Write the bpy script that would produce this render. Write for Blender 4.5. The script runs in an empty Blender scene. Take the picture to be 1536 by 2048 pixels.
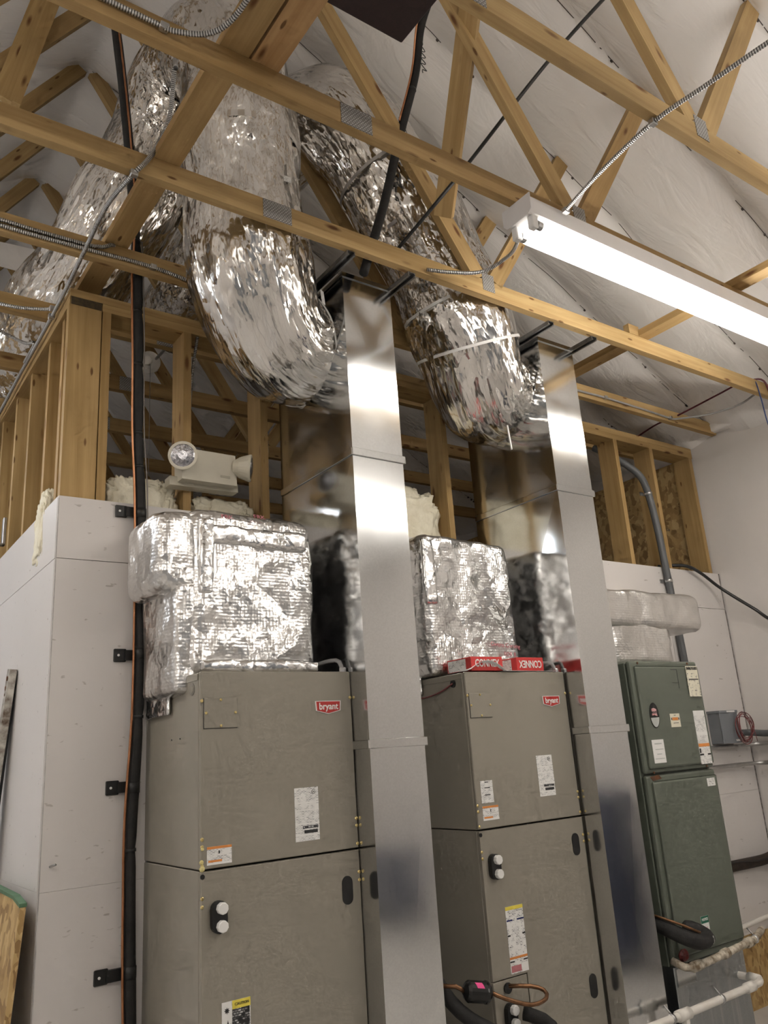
import bpy, bmesh, math, random
from mathutils import Vector, Matrix, noise
random.seed(7)
SC = bpy.context.scene
COL = SC.collection
pi = math.pi

# ------------------------------------------------------------------ camera
CAM = Vector((-0.7895, -3.2893, 1.6100))
YAW, PIT, ROL, FPX = 0.63246525, 0.28962486, -0.06873316, 1621.8
fw = Vector((math.sin(YAW)*math.cos(PIT), math.cos(YAW)*math.cos(PIT), math.sin(PIT)))
rt0 = Vector((math.cos(YAW), -math.sin(YAW), 0)); up0 = rt0.cross(fw)
rt = rt0*math.cos(ROL)+up0*math.sin(ROL); up = -rt0*math.sin(ROL)+up0*math.cos(ROL)
cd = bpy.data.cameras.new('camera'); co = bpy.data.objects.new('camera', cd); COL.objects.link(co)
m = Matrix((rt, up, -fw)).transposed().to_4x4(); m.translation = CAM; co.matrix_world = m
cd.sensor_fit = 'VERTICAL'; cd.sensor_height = 24.0; cd.lens = FPX/2048*24.0; cd.clip_start = .05
SC.camera = co

# ------------------------------------------------------------------ world, exposure
w = bpy.data.worlds.new('world'); SC.world = w; w.use_nodes = True
w.node_tree.nodes['Background'].inputs[0].default_value = (.75, .82, 1, 1)
w.node_tree.nodes['Background'].inputs[1].default_value = .3
vs = SC.view_settings
vs.view_transform = 'Standard'; vs.look = 'None'; vs.gamma = 1; vs.exposure = 1.32; vs.use_curve_mapping = False
cy = SC.cycles
cy.use_denoising = True; cy.max_bounces = 6; cy.diffuse_bounces = 3; cy.glossy_bounces = 4; cy.transmission_bounces = 0; cy.volume_bounces = 0
cy.use_adaptive_sampling = True; cy.adaptive_threshold = .05; cy.adaptive_min_samples = 12; cy.use_light_tree = False
cy.sample_clamp_indirect = 4.0; cy.blur_glossy = 0.6
TUBE = 11.0          # emission of a fluorescent tube

# ------------------------------------------------------------------ materials
def nt(name):
    mt = bpy.data.materials.new(name); mt.use_nodes = True
    t = mt.node_tree; b = t.nodes['Principled BSDF']
    return mt, t, b
def N(t, typ, **kw):
    n = t.nodes.new(typ)
    for k, v in kw.items():
        if k in n.inputs: n.inputs[k].default_value = v
        else: setattr(n, k, v)
    return n
def C4(c): return (c[0], c[1], c[2], 1)
def coords(t, kind='Object', scale=(1, 1, 1), rnd=True):
    tc = N(t, 'ShaderNodeTexCoord'); mp = N(t, 'ShaderNodeMapping'); mp.inputs['Scale'].default_value = scale
    t.links.new(tc.outputs[kind], mp.inputs['Vector'])
    if rnd:
        oi = N(t, 'ShaderNodeObjectInfo'); ml = N(t, 'ShaderNodeMath', operation='MULTIPLY'); ml.inputs[1].default_value = 37.0
        t.links.new(oi.outputs['Random'], ml.inputs[0]); t.links.new(ml.outputs[0], mp.inputs['Location'])
    return mp.outputs['Vector']
def ramp(t, fac, stops):
    r = N(t, 'ShaderNodeValToRGB'); e = r.color_ramp.elements
    while len(e) < len(stops): e.new(.5)
    for i, (p, c) in enumerate(stops): e[i].position = p; e[i].color = C4(c)
    t.links.new(fac, r.inputs[0]); return r.outputs[0]
def mixc(t, fac, a, b, mode='MIX'):
    mx = N(t, 'ShaderNodeMix', data_type='RGBA', blend_type=mode)
    for s, v in ((0, fac), (6, a), (7, b)):
        if hasattr(v, 'links'): t.links.new(v, mx.inputs[s])
        elif s == 0: mx.inputs[0].default_value = v
        else: mx.inputs[s].default_value = C4(v)
    return mx.outputs[2]
def bump(t, b, h, strength=.3, dist=.01, prev=None):
    n = N(t, 'ShaderNodeBump'); n.inputs['Strength'].default_value = strength; n.inputs['Distance'].default_value = dist
    t.links.new(h, n.inputs['Height'])
    if prev: t.links.new(prev, n.inputs['Normal'])
    t.links.new(n.outputs[0], b.inputs['Normal']); return n.outputs[0]
MATS = {}
def gen(name, c1, c2=None, sc=8, rough=.5, metal=0., bs=0, bd=.004, bsc=None, stretch=(1, 1, 1), kind='Object', rvar=0, spec=.5):
    """two-tone noise material with optional bump"""
    if name in MATS: return MATS[name]
    mt, t, b = nt(name); v = coords(t, kind, stretch)
    n = N(t, 'ShaderNodeTexNoise', Scale=sc, Detail=5.0, Roughness=.6); t.links.new(v, n.inputs['Vector'])
    c2 = c2 or tuple(x*.82 for x in c1)
    t.links.new(ramp(t, n.outputs['Fac'], [(.35, c2), (.65, c1)]), b.inputs['Base Color'])
    b.inputs['Metallic'].default_value = metal; b.inputs['Roughness'].default_value = rough
    b.inputs['Specular IOR Level'].default_value = spec
    if rvar:
        t.links.new(ramp(t, n.outputs['Fac'], [(.3, (rough-rvar,)*3), (.7, (rough+rvar,)*3)]), b.inputs['Roughness'])
    if bs:
        n2 = N(t, 'ShaderNodeTexNoise', Scale=bsc or sc*4, Detail=4.0); t.links.new(v, n2.inputs['Vector'])
        bump(t, b, n2.outputs['Fac'], bs, bd)
    MATS[name] = mt; return mt
def wood(name, light, dark, knots=True):
    mt, t, b = nt(name)
    v = coords(t, 'Object', (.9, 26, 26)); n = N(t, 'ShaderNodeTexNoise', Scale=1.0, Detail=6.0, Roughness=.65, Distortion=.6); t.links.new(v, n.inputs['Vector'])
    col = ramp(t, n.outputs['Fac'], [(.3, dark), (.62, light)])
    v2 = coords(t, 'Object', (1.3, 3, 3)); n2 = N(t, 'ShaderNodeTexNoise', Scale=1.6, Detail=3.0); t.links.new(v2, n2.inputs['Vector'])
    col = mixc(t, 1.0, col, ramp(t, n2.outputs['Fac'], [(.3, (.72, .70, .66)), (.7, (1, 1, 1))]), 'MULTIPLY')
    oi = N(t, 'ShaderNodeObjectInfo'); col = mixc(t, 1.0, col, ramp(t, oi.outputs['Random'], [(0, (.84, .80, .76)), (1, (1.0, 1.0, 1.0))]), 'MULTIPLY')
    if knots:
        v3 = coords(t, 'Object', (3.2, 11, 11)); vo = N(t, 'ShaderNodeTexVoronoi', Scale=1.0); t.links.new(v3, vo.inputs['Vector'])
        k = ramp(t, vo.outputs['Distance'], [(.07, (1, 1, 1)), (.16, (0, 0, 0))])
        col = mixc(t, k, col, (.16, .07, .025))
        v4 = coords(t, 'Object', (9, 30, 30)); vs4 = N(t, 'ShaderNodeTexVoronoi', Scale=1.0); t.links.new(v4, vs4.inputs['Vector'])
        s4 = N(t, 'ShaderNodeSeparateColor'); t.links.new(vs4.outputs['Color'], s4.inputs[0])
        m4 = N(t, 'ShaderNodeMath', operation='MULTIPLY'); t.links.new(ramp(t, vs4.outputs['Distance'], [(.13, (1, 1, 1)), (.22, (0, 0, 0))]), m4.inputs[0]); t.links.new(ramp(t, s4.outputs[0], [(.80, (0, 0, 0)), (.82, (1, 1, 1))]), m4.inputs[1])
        col = mixc(t, m4.outputs[0], col, (.17, .085, .03))
    t.links.new(col, b.inputs['Base Color']); b.inputs['Roughness'].default_value = .62; b.inputs['Specular IOR Level'].default_value = .3
    bump(t, b, n.outputs['Fac'], .15, .002); MATS[name] = mt; return mt
def osb(name, paint=None):
    mt, t, b = nt(name); v = coords(t, 'Object', (1, 1, 1))
    nz = N(t, 'ShaderNodeTexNoise', Scale=9.0, Detail=2.0); t.links.new(v, nz.inputs['Vector'])
    av = N(t, 'ShaderNodeVectorMath', operation='MULTIPLY_ADD'); t.links.new(nz.outputs['Color'], av.inputs[0]); av.inputs[1].default_value = (.12, .12, .12); t.links.new(v, av.inputs[2])
    vo = N(t, 'ShaderNodeTexVoronoi', Scale=48.0); mp = N(t, 'ShaderNodeMapping'); mp.inputs['Scale'].default_value = (1, .6, .4); mp.inputs['Rotation'].default_value = (.5, 0, 0); t.links.new(av.outputs[0], mp.inputs[0]); t.links.new(mp.outputs[0], vo.inputs['Vector'])
    sep = N(t, 'ShaderNodeSeparateColor'); t.links.new(vo.outputs['Color'], sep.inputs[0])
    if paint is None:
        col = ramp(t, sep.outputs[0], [(0, (.26, .15, .055)), (.5, (.46, .30, .12)), (1, (.60, .43, .20))]); b.inputs['Roughness'].default_value = .6; s = .35
    else:
        n2 = N(t, 'ShaderNodeTexNoise', Scale=2.0, Detail=5.0); t.links.new(v, n2.inputs['Vector'])
        col = ramp(t, n2.outputs['Fac'], [(.3, tuple(x*.93 for x in paint)), (.7, paint)])
        v2 = N(t, 'ShaderNodeTexNoise', Scale=38.0, Detail=2.0); mp2 = N(t, 'ShaderNodeMapping'); mp2.inputs['Scale'].default_value = (.55, 1, 1.3); t.links.new(v, mp2.inputs[0]); t.links.new(mp2.outputs[0], v2.inputs['Vector'])
        col = mixc(t, ramp(t, v2.outputs['Fac'], [(.70, (0, 0, 0)), (.75, (.6, .6, .6))]), col, (.33, .29, .26))
        b.inputs['Roughness'].default_value = .42; s = .22
    t.links.new(col, b.inputs['Base Color'])
    bump(t, b, sep.outputs[0], s, .0025); MATS[name] = mt; return mt
def foil(name, col=(.86, .85, .83), rough=.2, s1=9., s2=34., tilt=.5, kind='UV', st=(1, 1, 1), scrim=0., rings=0., rot=0.):
    """crinkled foil: each Voronoi cell is a small tilted facet"""
    mt, t, b = nt(name); v = coords(t, kind, st)
    if rot: v.node.inputs['Rotation'].default_value = (0, 0, rot)
    nz = N(t, 'ShaderNodeTexNoise', Scale=5.0, Detail=4.0); t.links.new(v, nz.inputs['Vector'])
    av = N(t, 'ShaderNodeVectorMath', operation='MULTIPLY_ADD'); t.links.new(nz.outputs['Color'], av.inputs[0]); av.inputs[1].default_value = (.22, .22, .22); t.links.new(v, av.inputs[2])
    tot = None
    for sc, amp in ((s1, tilt), (s2, tilt*.55)):
        vo = N(t, 'ShaderNodeTexVoronoi', Scale=sc); t.links.new(av.outputs[0], vo.inputs['Vector'])
        cs = N(t, 'ShaderNodeVectorMath', operation='SUBTRACT'); t.links.new(vo.outputs['Color'], cs.inputs[0]); cs.inputs[1].default_value = (.5, .5, .5)
        ps = N(t, 'ShaderNodeVectorMath', operation='SUBTRACT'); t.links.new(av.outputs[0], ps.inputs[0]); t.links.new(vo.outputs['Position'], ps.inputs[1])
        dt = N(t, 'ShaderNodeVectorMath', operation='DOT_PRODUCT'); t.links.new(cs.outputs[0], dt.inputs[0]); t.links.new(ps.outputs[0], dt.inputs[1])
        ml = N(t, 'ShaderNodeMath', operation='MULTIPLY'); ml.inputs[1].default_value = amp; t.links.new(dt.outputs['Value'], ml.inputs[0])
        if tot is None: tot = ml.outputs[0]
        else:
            ad = N(t, 'ShaderNodeMath', operation='ADD'); t.links.new(tot, ad.inputs[0]); t.links.new(ml.outputs[0], ad.inputs[1]); tot = ad.outputs[0]
    def addwave(direction, scale, amp, tot):
        wv = N(t, 'ShaderNodeTexWave', bands_direction=direction, Scale=scale, Distortion=1.2); t.links.new(v, wv.inputs['Vector'])
        ad = N(t, 'ShaderNodeMath', operation='MULTIPLY_ADD'); t.links.new(wv.outputs['Fac'], ad.inputs[0]); ad.inputs[1].default_value = amp; t.links.new(tot, ad.inputs[2]); return ad.outputs[0]
    if scrim: tot = addwave('X', 24, scrim, tot); tot = addwave('Z', 24, scrim, tot)
    if rings: tot = addwave('Y', 8, rings, tot)
    bump(t, b, tot, 1.0, 1.0)
    n3 = N(t, 'ShaderNodeTexNoise', Scale=6.0, Detail=3.0); t.links.new(v, n3.inputs['Vector'])
    t.links.new(ramp(t, n3.outputs['Fac'], [(.35, tuple(x*.86 for x in col)), (.65, col)]), b.inputs['Base Color'])
    b.inputs['Metallic'].default_value = 1; b.inputs['Roughness'].default_value = rough
    MATS[name] = mt; return mt
def galv(name, col=(.70, .71, .71), rough=.13, dirt=0.):
    mt, t, b = nt(name); v = coords(t, 'Object', (1, 1, 1))
    vo = N(t, 'ShaderNodeTexVoronoi', Scale=170.0); t.links.new(v, vo.inputs['Vector'])
    sep = N(t, 'ShaderNodeSeparateColor'); t.links.new(vo.outputs['Color'], sep.inputs[0])
    n = N(t, 'ShaderNodeTexNoise', Scale=2.2, Detail=4.0); t.links.new(v, n.inputs['Vector'])
    c = ramp(t, sep.outputs[0], [(0, tuple(x*.93 for x in col)), (1, col)])
    if dirt:
        mp = N(t, 'ShaderNodeMapping'); mp.inputs['Scale'].default_value = (22, 22, .8); t.links.new(v, mp.inputs[0])
        n2 = N(t, 'ShaderNodeTexNoise', Scale=1.0, Detail=4.0); t.links.new(mp.outputs[0], n2.inputs['Vector'])
        c = mixc(t, ramp(t, n2.outputs['Fac'], [(.5, (0, 0, 0)), (.75, (dirt,)*3)]), c, (.75, .74, .70))
    t.links.new(c, b.inputs['Base Color']); b.inputs['Metallic'].default_value = 1
    t.links.new(ramp(t, n.outputs['Fac'], [(.3, (rough*.75,)*3), (.7, (rough*1.35,)*3)]), b.inputs['Roughness'])
    n4 = N(t, 'ShaderNodeTexNoise', Scale=3.0, Detail=1.0); t.links.new(v, n4.inputs['Vector'])
    bump(t, b, n4.outputs['Fac'], 1.0, .0022); MATS[name] = mt; return mt
def emis(name, col, s):
    mt, t, b = nt(name); b.inputs['Base Color'].default_value = (.9, .9, .9, 1)
    n = N(t, 'ShaderNodeTexNoise', Scale=3.0); t.links.new(ramp(t, n.outputs['Fac'], [(0, col), (1, col)]), b.inputs['Emission Color'])
    b.inputs['Emission Strength'].default_value = s; MATS[name] = mt; return mt
def printed(name, paper=(.82, .81, .79), ink=(.12, .12, .13), lines=60., dens=.5):
    """small unreadable print: broken rows of ink, in metres of the label's own UV"""
    mt, t, b = nt(name); v = coords(t, 'UV', (1, 1, 1))
    br = N(t, 'ShaderNodeTexBrick'); br.inputs['Scale'].default_value = 1.0; br.inputs['Brick Width'].default_value = .012; br.inputs['Row Height'].default_value = 1./lines/3
    br.inputs['Mortar Size'].default_value = .0012; br.inputs['Color1'].default_value = (0, 0, 0, 1); br.inputs['Color2'].default_value = (1, 1, 1, 1); br.inputs['Mortar'].default_value = (0, 0, 0, 1); br.inputs['Bias'].default_value = 0
    t.links.new(v, br.inputs['Vector'])
    n = N(t, 'ShaderNodeTexNoise', Scale=55.0, Detail=2.0); t.links.new(v, n.inputs['Vector'])
    m1 = N(t, 'ShaderNodeMath', operation='MULTIPLY'); t.links.new(br.outputs['Color'], m1.inputs[0]); t.links.new(ramp(t, n.outputs['Fac'], [(dens-.06, (0, 0, 0)), (dens+.06, (1, 1, 1))]), m1.inputs[1])
    t.links.new(mixc(t, m1.outputs[0], paper, ink), b.inputs['Base Color']); b.inputs['Roughness'].default_value = .45
    MATS[name] = mt; return mt

WOOD = wood('spruce', (.62, .44, .21), (.46, .30, .125))
WOODO = wood('spruce_heater_lit', (.64, .41, .20), (.49, .285, .12))  # orange tint paints the heater's warm glow into the timber
WOODD = wood('spruce_stud', (.57, .395, .18), (.42, .27, .105))
OSB = osb('osb_raw'); PAINT = osb('osb_painted_white', (.70, .665, .642))
WHITEW = gen('white_wall_paint', (.76, .72, .69), (.72, .685, .655), 3, .5, bs=.08)
FLEXM = foil('flex_sleeve_foil', (.85, .83, .80), .17, 11, 44, .52, st=(1.0, .55, 1), rings=.0013, rot=.35)
WRAPM = foil('duct_wrap_foil', (.86, .855, .85), .28, 9, 34, .36, kind='Object', scrim=.0003)
TEEM = foil('tee_wrap_foil', (.80, .785, .765), .36, 7, 26, .20, kind='Object', scrim=.0004)
TAPEM = foil('foil_tape', (.88, .88, .88), .22, 12, 40, .28, kind='Object')
GALV = galv('galvanised_sheet'); GALVD = galv('galvanised_streaked', (.42, .44, .45), .34, .55)
ZINC = gen('zinc_steel', (.55, .55, .55), (.42, .42, .42), 20, .35, 1)
PLATEM = None
mt, t, b = nt('truss_plate_steel'); v = coords(t, 'Object', (1, 1, 1), False)
br = N(t, 'ShaderNodeTexBrick'); br.inputs['Scale'].default_value = 1; br.inputs['Brick Width'].default_value = .013; br.inputs['Row Height'].default_value = .008
br.inputs['Mortar Size'].default_value = .0022; br.inputs['Color1'].default_value = (.62, .62, .61, 1); br.inputs['Color2'].default_value = (.5, .5, .49, 1); br.inputs['Mortar'].default_value = (.2, .19, .18, 1)
mp = N(t, 'ShaderNodeMapping'); mp.inputs['Rotation'].default_value = (pi/2, 0, 0); t.links.new(v, mp.inputs[0]); t.links.new(mp.outputs[0], br.inputs['Vector'])
t.links.new(br.outputs['Color'], b.inputs['Base Color']); b.inputs['Metallic'].default_value = .3; b.inputs['Roughness'].default_value = .5; PLATEM = mt
AHUM = gen('taupe_enamel', (.295, .27, .225), (.28, .256, .212), 4, .27, 0, bs=.03, bd=.001, bsc=400)
GREENM = gen('green_enamel', (.135, .152, .122), (.12, .136, .108), 4, .38, 0, bs=.05, bd=.001, bsc=200)
RUSTY = gen('rust', (.20, .08, .03), (.07, .035, .02), 40, .8)
BLACKF = gen('black_foam', (.012, .012, .012), (.022, .02, .019), 30, .75, bs=.3)
BLACKP = gen('black_plastic', (.012, .012, .012), (.018, .018, .018), 30, .4)
BLACKG = gen('black_gloss', (.01, .01, .01), (.014, .014, .014), 20, .18)
DARKB = gen('dark_brown_panel', (.035, .016, .016), (.025, .012, .012), 90, .6, bs=.3, bsc=500)
COPPER = gen('copper', (.62, .30, .16), (.45, .20, .10), 15, .35, 1)
COPPERO = gen('aged_copper', (.28, .15, .08), (.17, .09, .05), 25, .45, 1)
BRASS = gen('brass_screw', (.70, .58, .28), (.55, .42, .18), 60, .35, 1)
WHITEP = gen('white_plastic', (.85, .84, .82), (.80, .79, .77), 10, .35)
IVORY = gen('ivory_plastic', (.62, .58, .47), (.58, .54, .44), 6, .42)
WHITEE = gen('white_enamel', (.78, .76, .76), (.74, .72, .72), 6, .35)
PVC = gen('pvc_white', (.78, .75, .70), (.70, .66, .60), 12, .35)
PVCD = gen('pvc_dirty', (.72, .66, .55), (.17, .12, .07), 24, .5)
GREYPVC = gen('grey_pvc', (.115, .12, .125), (.10, .105, .11), 10, .45)
GREYBOX = gen('grey_box_enamel', (.22, .235, .255), (.20, .215, .235), 6, .4)
STRUTM = gen('strut_steel', (.34, .34, .34), (.25, .25, .25), 30, .38, 1)
BATT = gen('fibreglass_batt', (.86, .81, .66), (.74, .68, .52), 16, .95, bs=.8, bd=.012, bsc=30)
RED = gen('red_paint', (.50, .035, .03), (.44, .03, .028), 10, .4)
REDB = gen('red_card', (.62, .05, .045), (.56, .04, .04), 10, .5)
WHITEI = gen('white_ink', (.86, .85, .83), (.82, .81, .79), 30, .5)
BLACKI = gen('black_ink', (.02, .02, .022), (.03, .03, .03), 40, .5)
PINKI = gen('pink_ink', (.55, .16, .2), (.5, .2, .22), 90, .6)
ORANGEI = gen('orange_ink', (.75, .28, .07), (.68, .25, .06), 30, .5)
YELLOWI = gen('yellow_ink', (.80, .68, .10), (.76, .62, .08), 30, .5)
BLUEI = gen('blue_ink', (.02, .03, .14), (.02, .03, .12), 30, .5)
GREENI = gen('green_ink', (.02, .15, .09), (.02, .13, .08), 30, .5)
PINKT = gen('pink_tag', (.85, .06, .28), (.75, .05, .25), 30, .5)
SILVI = gen('silver_ink', (.5, .52, .5), (.46, .48, .46), 30, .4)
CREAM = gen('cream_paper', (.78, .74, .60), (.74, .70, .56), 10, .6)
GREENP = gen('green_edge_paint', (.10, .20, .11), (.07, .15, .08), 30, .6)
FOAMY = gen('yellow_sealant', (.70, .62, .28), (.60, .50, .2), 60, .6)
REDW = gen('red_wire', (.26, .05, .05), (.14, .05, .05), 60, .45)
PURW = gen('maroon_wire', (.12, .015, .03), (.09, .012, .022), 60, .4)
BLUEW = gen('blue_wire', (.04, .07, .20), (.03, .05, .15), 60, .4)
CONC = gen('concrete', (.60, .575, .545), (.52, .50, .475), 5, .7, bs=.2)
LBL = printed('label_print'); LBL2 = printed('label_print_fine', lines=80., dens=.46); LBLC = printed('cream_label_print', (.78, .74, .60), (.08, .08, .08), 45., .56)
LBLK = printed('black_label_print', (.02, .02, .022), (.6, .6, .6), 50., .5)
LENS = gen('lamp_lens', (.50, .50, .52), (.22, .22, .24), 60, .12, .75, bs=.5, bd=.004, bsc=90)
TUBEM = emis('tube_light', (1.0, .94, .855), TUBE); FILLC = emis('fill_tube_cool', (.90, .95, 1.0), TUBE)  # cool tint imitates daylight, only for the added fill tubes
# armoured cable: ribs along the length
mt, t, b = nt('armoured_cable'); v = coords(t, 'UV', (1, 1, 1), False)
wv = N(t, 'ShaderNodeTexWave', bands_direction='Y', Scale=38.0); t.links.new(v, wv.inputs['Vector'])
t.links.new(ramp(t, wv.outputs['Fac'], [(.1, (.10, .10, .10)), (.6, (.62, .62, .62))]), b.inputs['Base Color']); b.inputs['Metallic'].default_value = .9; b.inputs['Roughness'].default_value = .32
bump(t, b, wv.outputs['Fac'], .8, .002); MCM = mt
# lining fabric
mt, t, b = nt('lining_fabric'); v = coords(t, 'Object', (1, 1, 1), False)
n1 = N(t, 'ShaderNodeTexNoise', Scale=1.0, Detail=4.0, Roughness=.55, Distortion=.8); mp = N(t, 'ShaderNodeMapping'); mp.inputs['Scale'].default_value = (2.2, 7.5, 3); mp.inputs['Rotation'].default_value = (0, 0, .35); t.links.new(v, mp.inputs[0]); t.links.new(mp.outputs[0], n1.inputs['Vector'])
n2 = N(t, 'ShaderNodeTexNoise', Scale=1.4, Detail=2.0); t.links.new(v, n2.inputs['Vector'])
t.links.new(ramp(t, n2.outputs['Fac'], [(.3, (.86, .83, .805)), (.7, (.90, .87, .845))]), b.inputs['Base Color']); b.inputs['Roughness'].default_value = .5
bump(t, b, n1.outputs['Fac'], .55, .035); FABRIC = mt

# ------------------------------------------------------------------ builders
WO = {None: Vector((0, 0, 0))}
def thing(name, loc, label, cat, group=None):
    o = bpy.data.objects.new(name, None); COL.objects.link(o); o.empty_display_size = .1
    o.location = loc; o['label'] = label; o['category'] = cat
    if group: o['group'] = group
    WO[o] = Vector(loc); return o
def tag(o, label, cat, group=None):
    o['label'] = label; o['category'] = cat
    if group: o['group'] = group
    return o
def struct(o): o['kind'] = 'structure'; return o
def mesh(name, V, F, mat, par=None, uv=None, smooth=False, org=None, mi=None):
    V = [Vector(p) for p in V]
    if org is None:
        lo = [min(p[i] for p in V) for i in range(3)]; hi = [max(p[i] for p in V) for i in range(3)]
        org = Vector([(a+c)/2 for a, c in zip(lo, hi)])
        if par is None: org.z = lo[2]
    org = Vector(org)
    me = bpy.data.meshes.new(name); me.from_pydata([p-org for p in V], [], F)
    for mm in (mat if isinstance(mat, (list, tuple)) else [mat]): me.materials.append(mm)
    if mi: me.polygons.foreach_set('material_index', mi)
    if smooth: me.polygons.foreach_set('use_smooth', [True]*len(F))
    if uv:
        l = me.uv_layers.new(name='UVMap')
        l.data.foreach_set('uv', [c for f in F for i in f for c in uv[i]])
    me.update()
    o = bpy.data.objects.new(name, me); COL.objects.link(o)
    if par is not None: o.parent = par
    o.location = org-WO[par]; WO[o] = org; return o
def frombm(name, bm, mat, par=None, org=None, smooth=False):
    bm.verts.index_update()
    V = [v.co.copy() for v in bm.verts]; F = [[v.index for v in f.verts] for f in bm.faces]; bm.free()
    return mesh(name, V, F, mat, par, org=org, smooth=smooth)
BF = [(0, 3, 2, 1), (4, 5, 6, 7), (0, 1, 5, 4), (1, 2, 6, 5), (2, 3, 7, 6), (3, 0, 4, 7)]
def bv(lo, hi):
    (a, b_, c), (d, e, f) = lo, hi
    return [(a, b_, c), (d, b_, c), (d, e, c), (a, e, c), (a, b_, f), (d, b_, f), (d, e, f), (a, e, f)]
def box(name, lo, hi, mat, par=None, bev=0., seg=1):
    if not bev: return mesh(name, bv(lo, hi), BF, mat, par)
    bm = bmesh.new(); vs_ = [bm.verts.new(p) for p in bv(lo, hi)]
    for f in BF: bm.faces.new([vs_[i] for i in f])
    bmesh.ops.bevel(bm, geom=bm.edges[:], offset=bev, segments=seg, affect='EDGES', profile=.5)
    return frombm(name, bm, mat, par)
def multi(name, boxes, mat, par=None):
    V, F = [], []
    for lo, hi in boxes:
        k = len(V); V += bv(lo, hi); F += [tuple(i+k for i in f) for f in BF]
    return mesh(name, V, F, mat, par)
CACHE = {}
def board(name, A, B, w_, t_, wdir, mat, par=None):
    """timber from A to B; local X runs along the grain"""
    A, B = Vector(A), Vector(B); d = B-A; L = d.length; d.normalize()
    wd = Vector(wdir); wd = (wd-d*wd.dot(d)).normalized(); td = wd.cross(d)
    key = (round(L, 3), w_, t_, mat.name)
    if key not in CACHE:
        me = bpy.data.meshes.new(name); me.from_pydata([Vector(p) for p in bv((-L/2, -t_/2, -w_/2), (L/2, t_/2, w_/2))], [], BF); me.materials.append(mat); CACHE[key] = me
    o = bpy.data.objects.new(name, CACHE[key]); COL.objects.link(o)
    if par is not None: o.parent = par
    R = Matrix((d, td, wd)).transposed().to_4x4(); c = (A+B)/2; R.translation = c-WO[par]; o.matrix_basis = R; WO[o] = c
    return o
def smoothpath(P, step=.03):
    P = [Vector(p) for p in P]; Q = [P[0]*2-P[1]]+P+[P[-1]*2-P[-2]]; out = []
    for i in range(1, len(Q)-2):
        n = max(2, int((Q[i+1]-Q[i]).length/step)); a, b_, c, d = Q[i-1:i+3]
        for k in range(n):
            s = k/n
            out.append(.5*((2*b_)+(c-a)*s+(2*a-5*b_+4*c-d)*s*s+(3*b_-a-3*c+d)*s**3))
    out.append(P[-1]); return out
def frames(P):
    T = [(P[min(i+1, len(P)-1)]-P[max(i-1, 0)]).normalized() for i in range(len(P))]
    n = T[0].orthogonal().normalized(); out = []
    for tt in T:
        n = (n-tt*n.dot(tt)).normalized(); out.append((n.copy(), tt.cross(n)))
    return out
def tube(name, P, r, mat, par=None, n=10, step=.03, rf=None, caps=True, smooth=True, raw=False):
    P = [Vector(p) for p in P] if raw else smoothpath(P, step)
    fr = frames(P); V, F, UV = [], [], []; s = 0
    for i, p in enumerate(P):
        if i: s += (p-P[i-1]).length
        for k in range(n+1):
            a = 2*pi*k/n; rr = r if rf is None else rf(s, a, p)
            V.append(p+(fr[i][0]*math.cos(a)+fr[i][1]*math.sin(a))*rr); UV.append((a*r, s))
    for i in range(len(P)-1):
        for k in range(n):
            q = i*(n+1)+k; F.append((q, q+1, q+n+2, q+n+1))
    if caps:
        F.append(tuple(range(n-1, -1, -1))); k = (len(P)-1)*(n+1); F.append(tuple(range(k, k+n)))
    return mesh(name, V, F, mat, par, uv=UV, smooth=smooth)
def lathe(name, prof, c, axis, mat, par=None, n=24, smooth=True):
    ax = Vector(axis).normalized(); a = ax.orthogonal().normalized(); b_ = ax.cross(a); c = Vector(c); V, F = [], []
    for r, h in prof:
        for k in range(n):
            q = 2*pi*k/n; V.append(c+ax*h+(a*math.cos(q)+b_*math.sin(q))*r)
    for i in range(len(prof)-1):
        for k in range(n):
            k2 = (k+1) % n; F.append((i*n+k, i*n+k2, (i+1)*n+k2, (i+1)*n+k))
    F.append(tuple(range(n-1, -1, -1))); k = (len(prof)-1)*n; F.append(tuple(range(k, k+n)))
    return mesh(name, V, F, mat, par, smooth=False)
def prism(name, pts, off, mat, par=None):
    """flat polygon (3-D points) pushed by the vector off"""
    off = Vector(off); n = len(pts); V = [Vector(p) for p in pts]+[Vector(p)+off for p in pts]
    F = [tuple(range(n)), tuple(range(2*n-1, n-1, -1))]+[(i, i+n, (i+1) % n+n, (i+1) % n) for i in range(n)]
    o = mesh(name, V, F, mat, par); bm = bmesh.new(); bm.from_mesh(o.data); bmesh.ops.recalc_face_normals(bm, faces=bm.faces[:]); bm.to_mesh(o.data); bm.free(); return o
def text(name, s, c, size, right, upv, mat, par, xs=1., bold=0., ext=.0006):
    cu = bpy.data.curves.new('t', 'FONT'); cu.body = s; cu.size = size; cu.align_x = 'CENTER'; cu.align_y = 'CENTER'; cu.offset = bold; cu.extrude = ext; cu.resolution_u = 3
    o = bpy.data.objects.new('t', cu); COL.objects.link(o); bpy.context.view_layer.update()
    me = bpy.data.meshes.new_from_object(o); bpy.data.objects.remove(o); bpy.data.curves.remove(cu); me.name = name; me.materials.clear(); me.materials.append(mat)
    r = Vector(right).normalized(); u = Vector(upv); u = (u-r*u.dot(r)).normalized(); nn = r.cross(u)
    me.transform(Matrix.Diagonal((xs, 1, 1, 1)))
    o = bpy.data.objects.new(name, me); COL.objects.link(o); o.parent = par
    Mx = Matrix((r, u, nn)).transposed().to_4x4(); Mx.translation = Vector(c)-WO[par]; o.matrix_basis = Mx; WO[o] = Vector(c); return o
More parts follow.
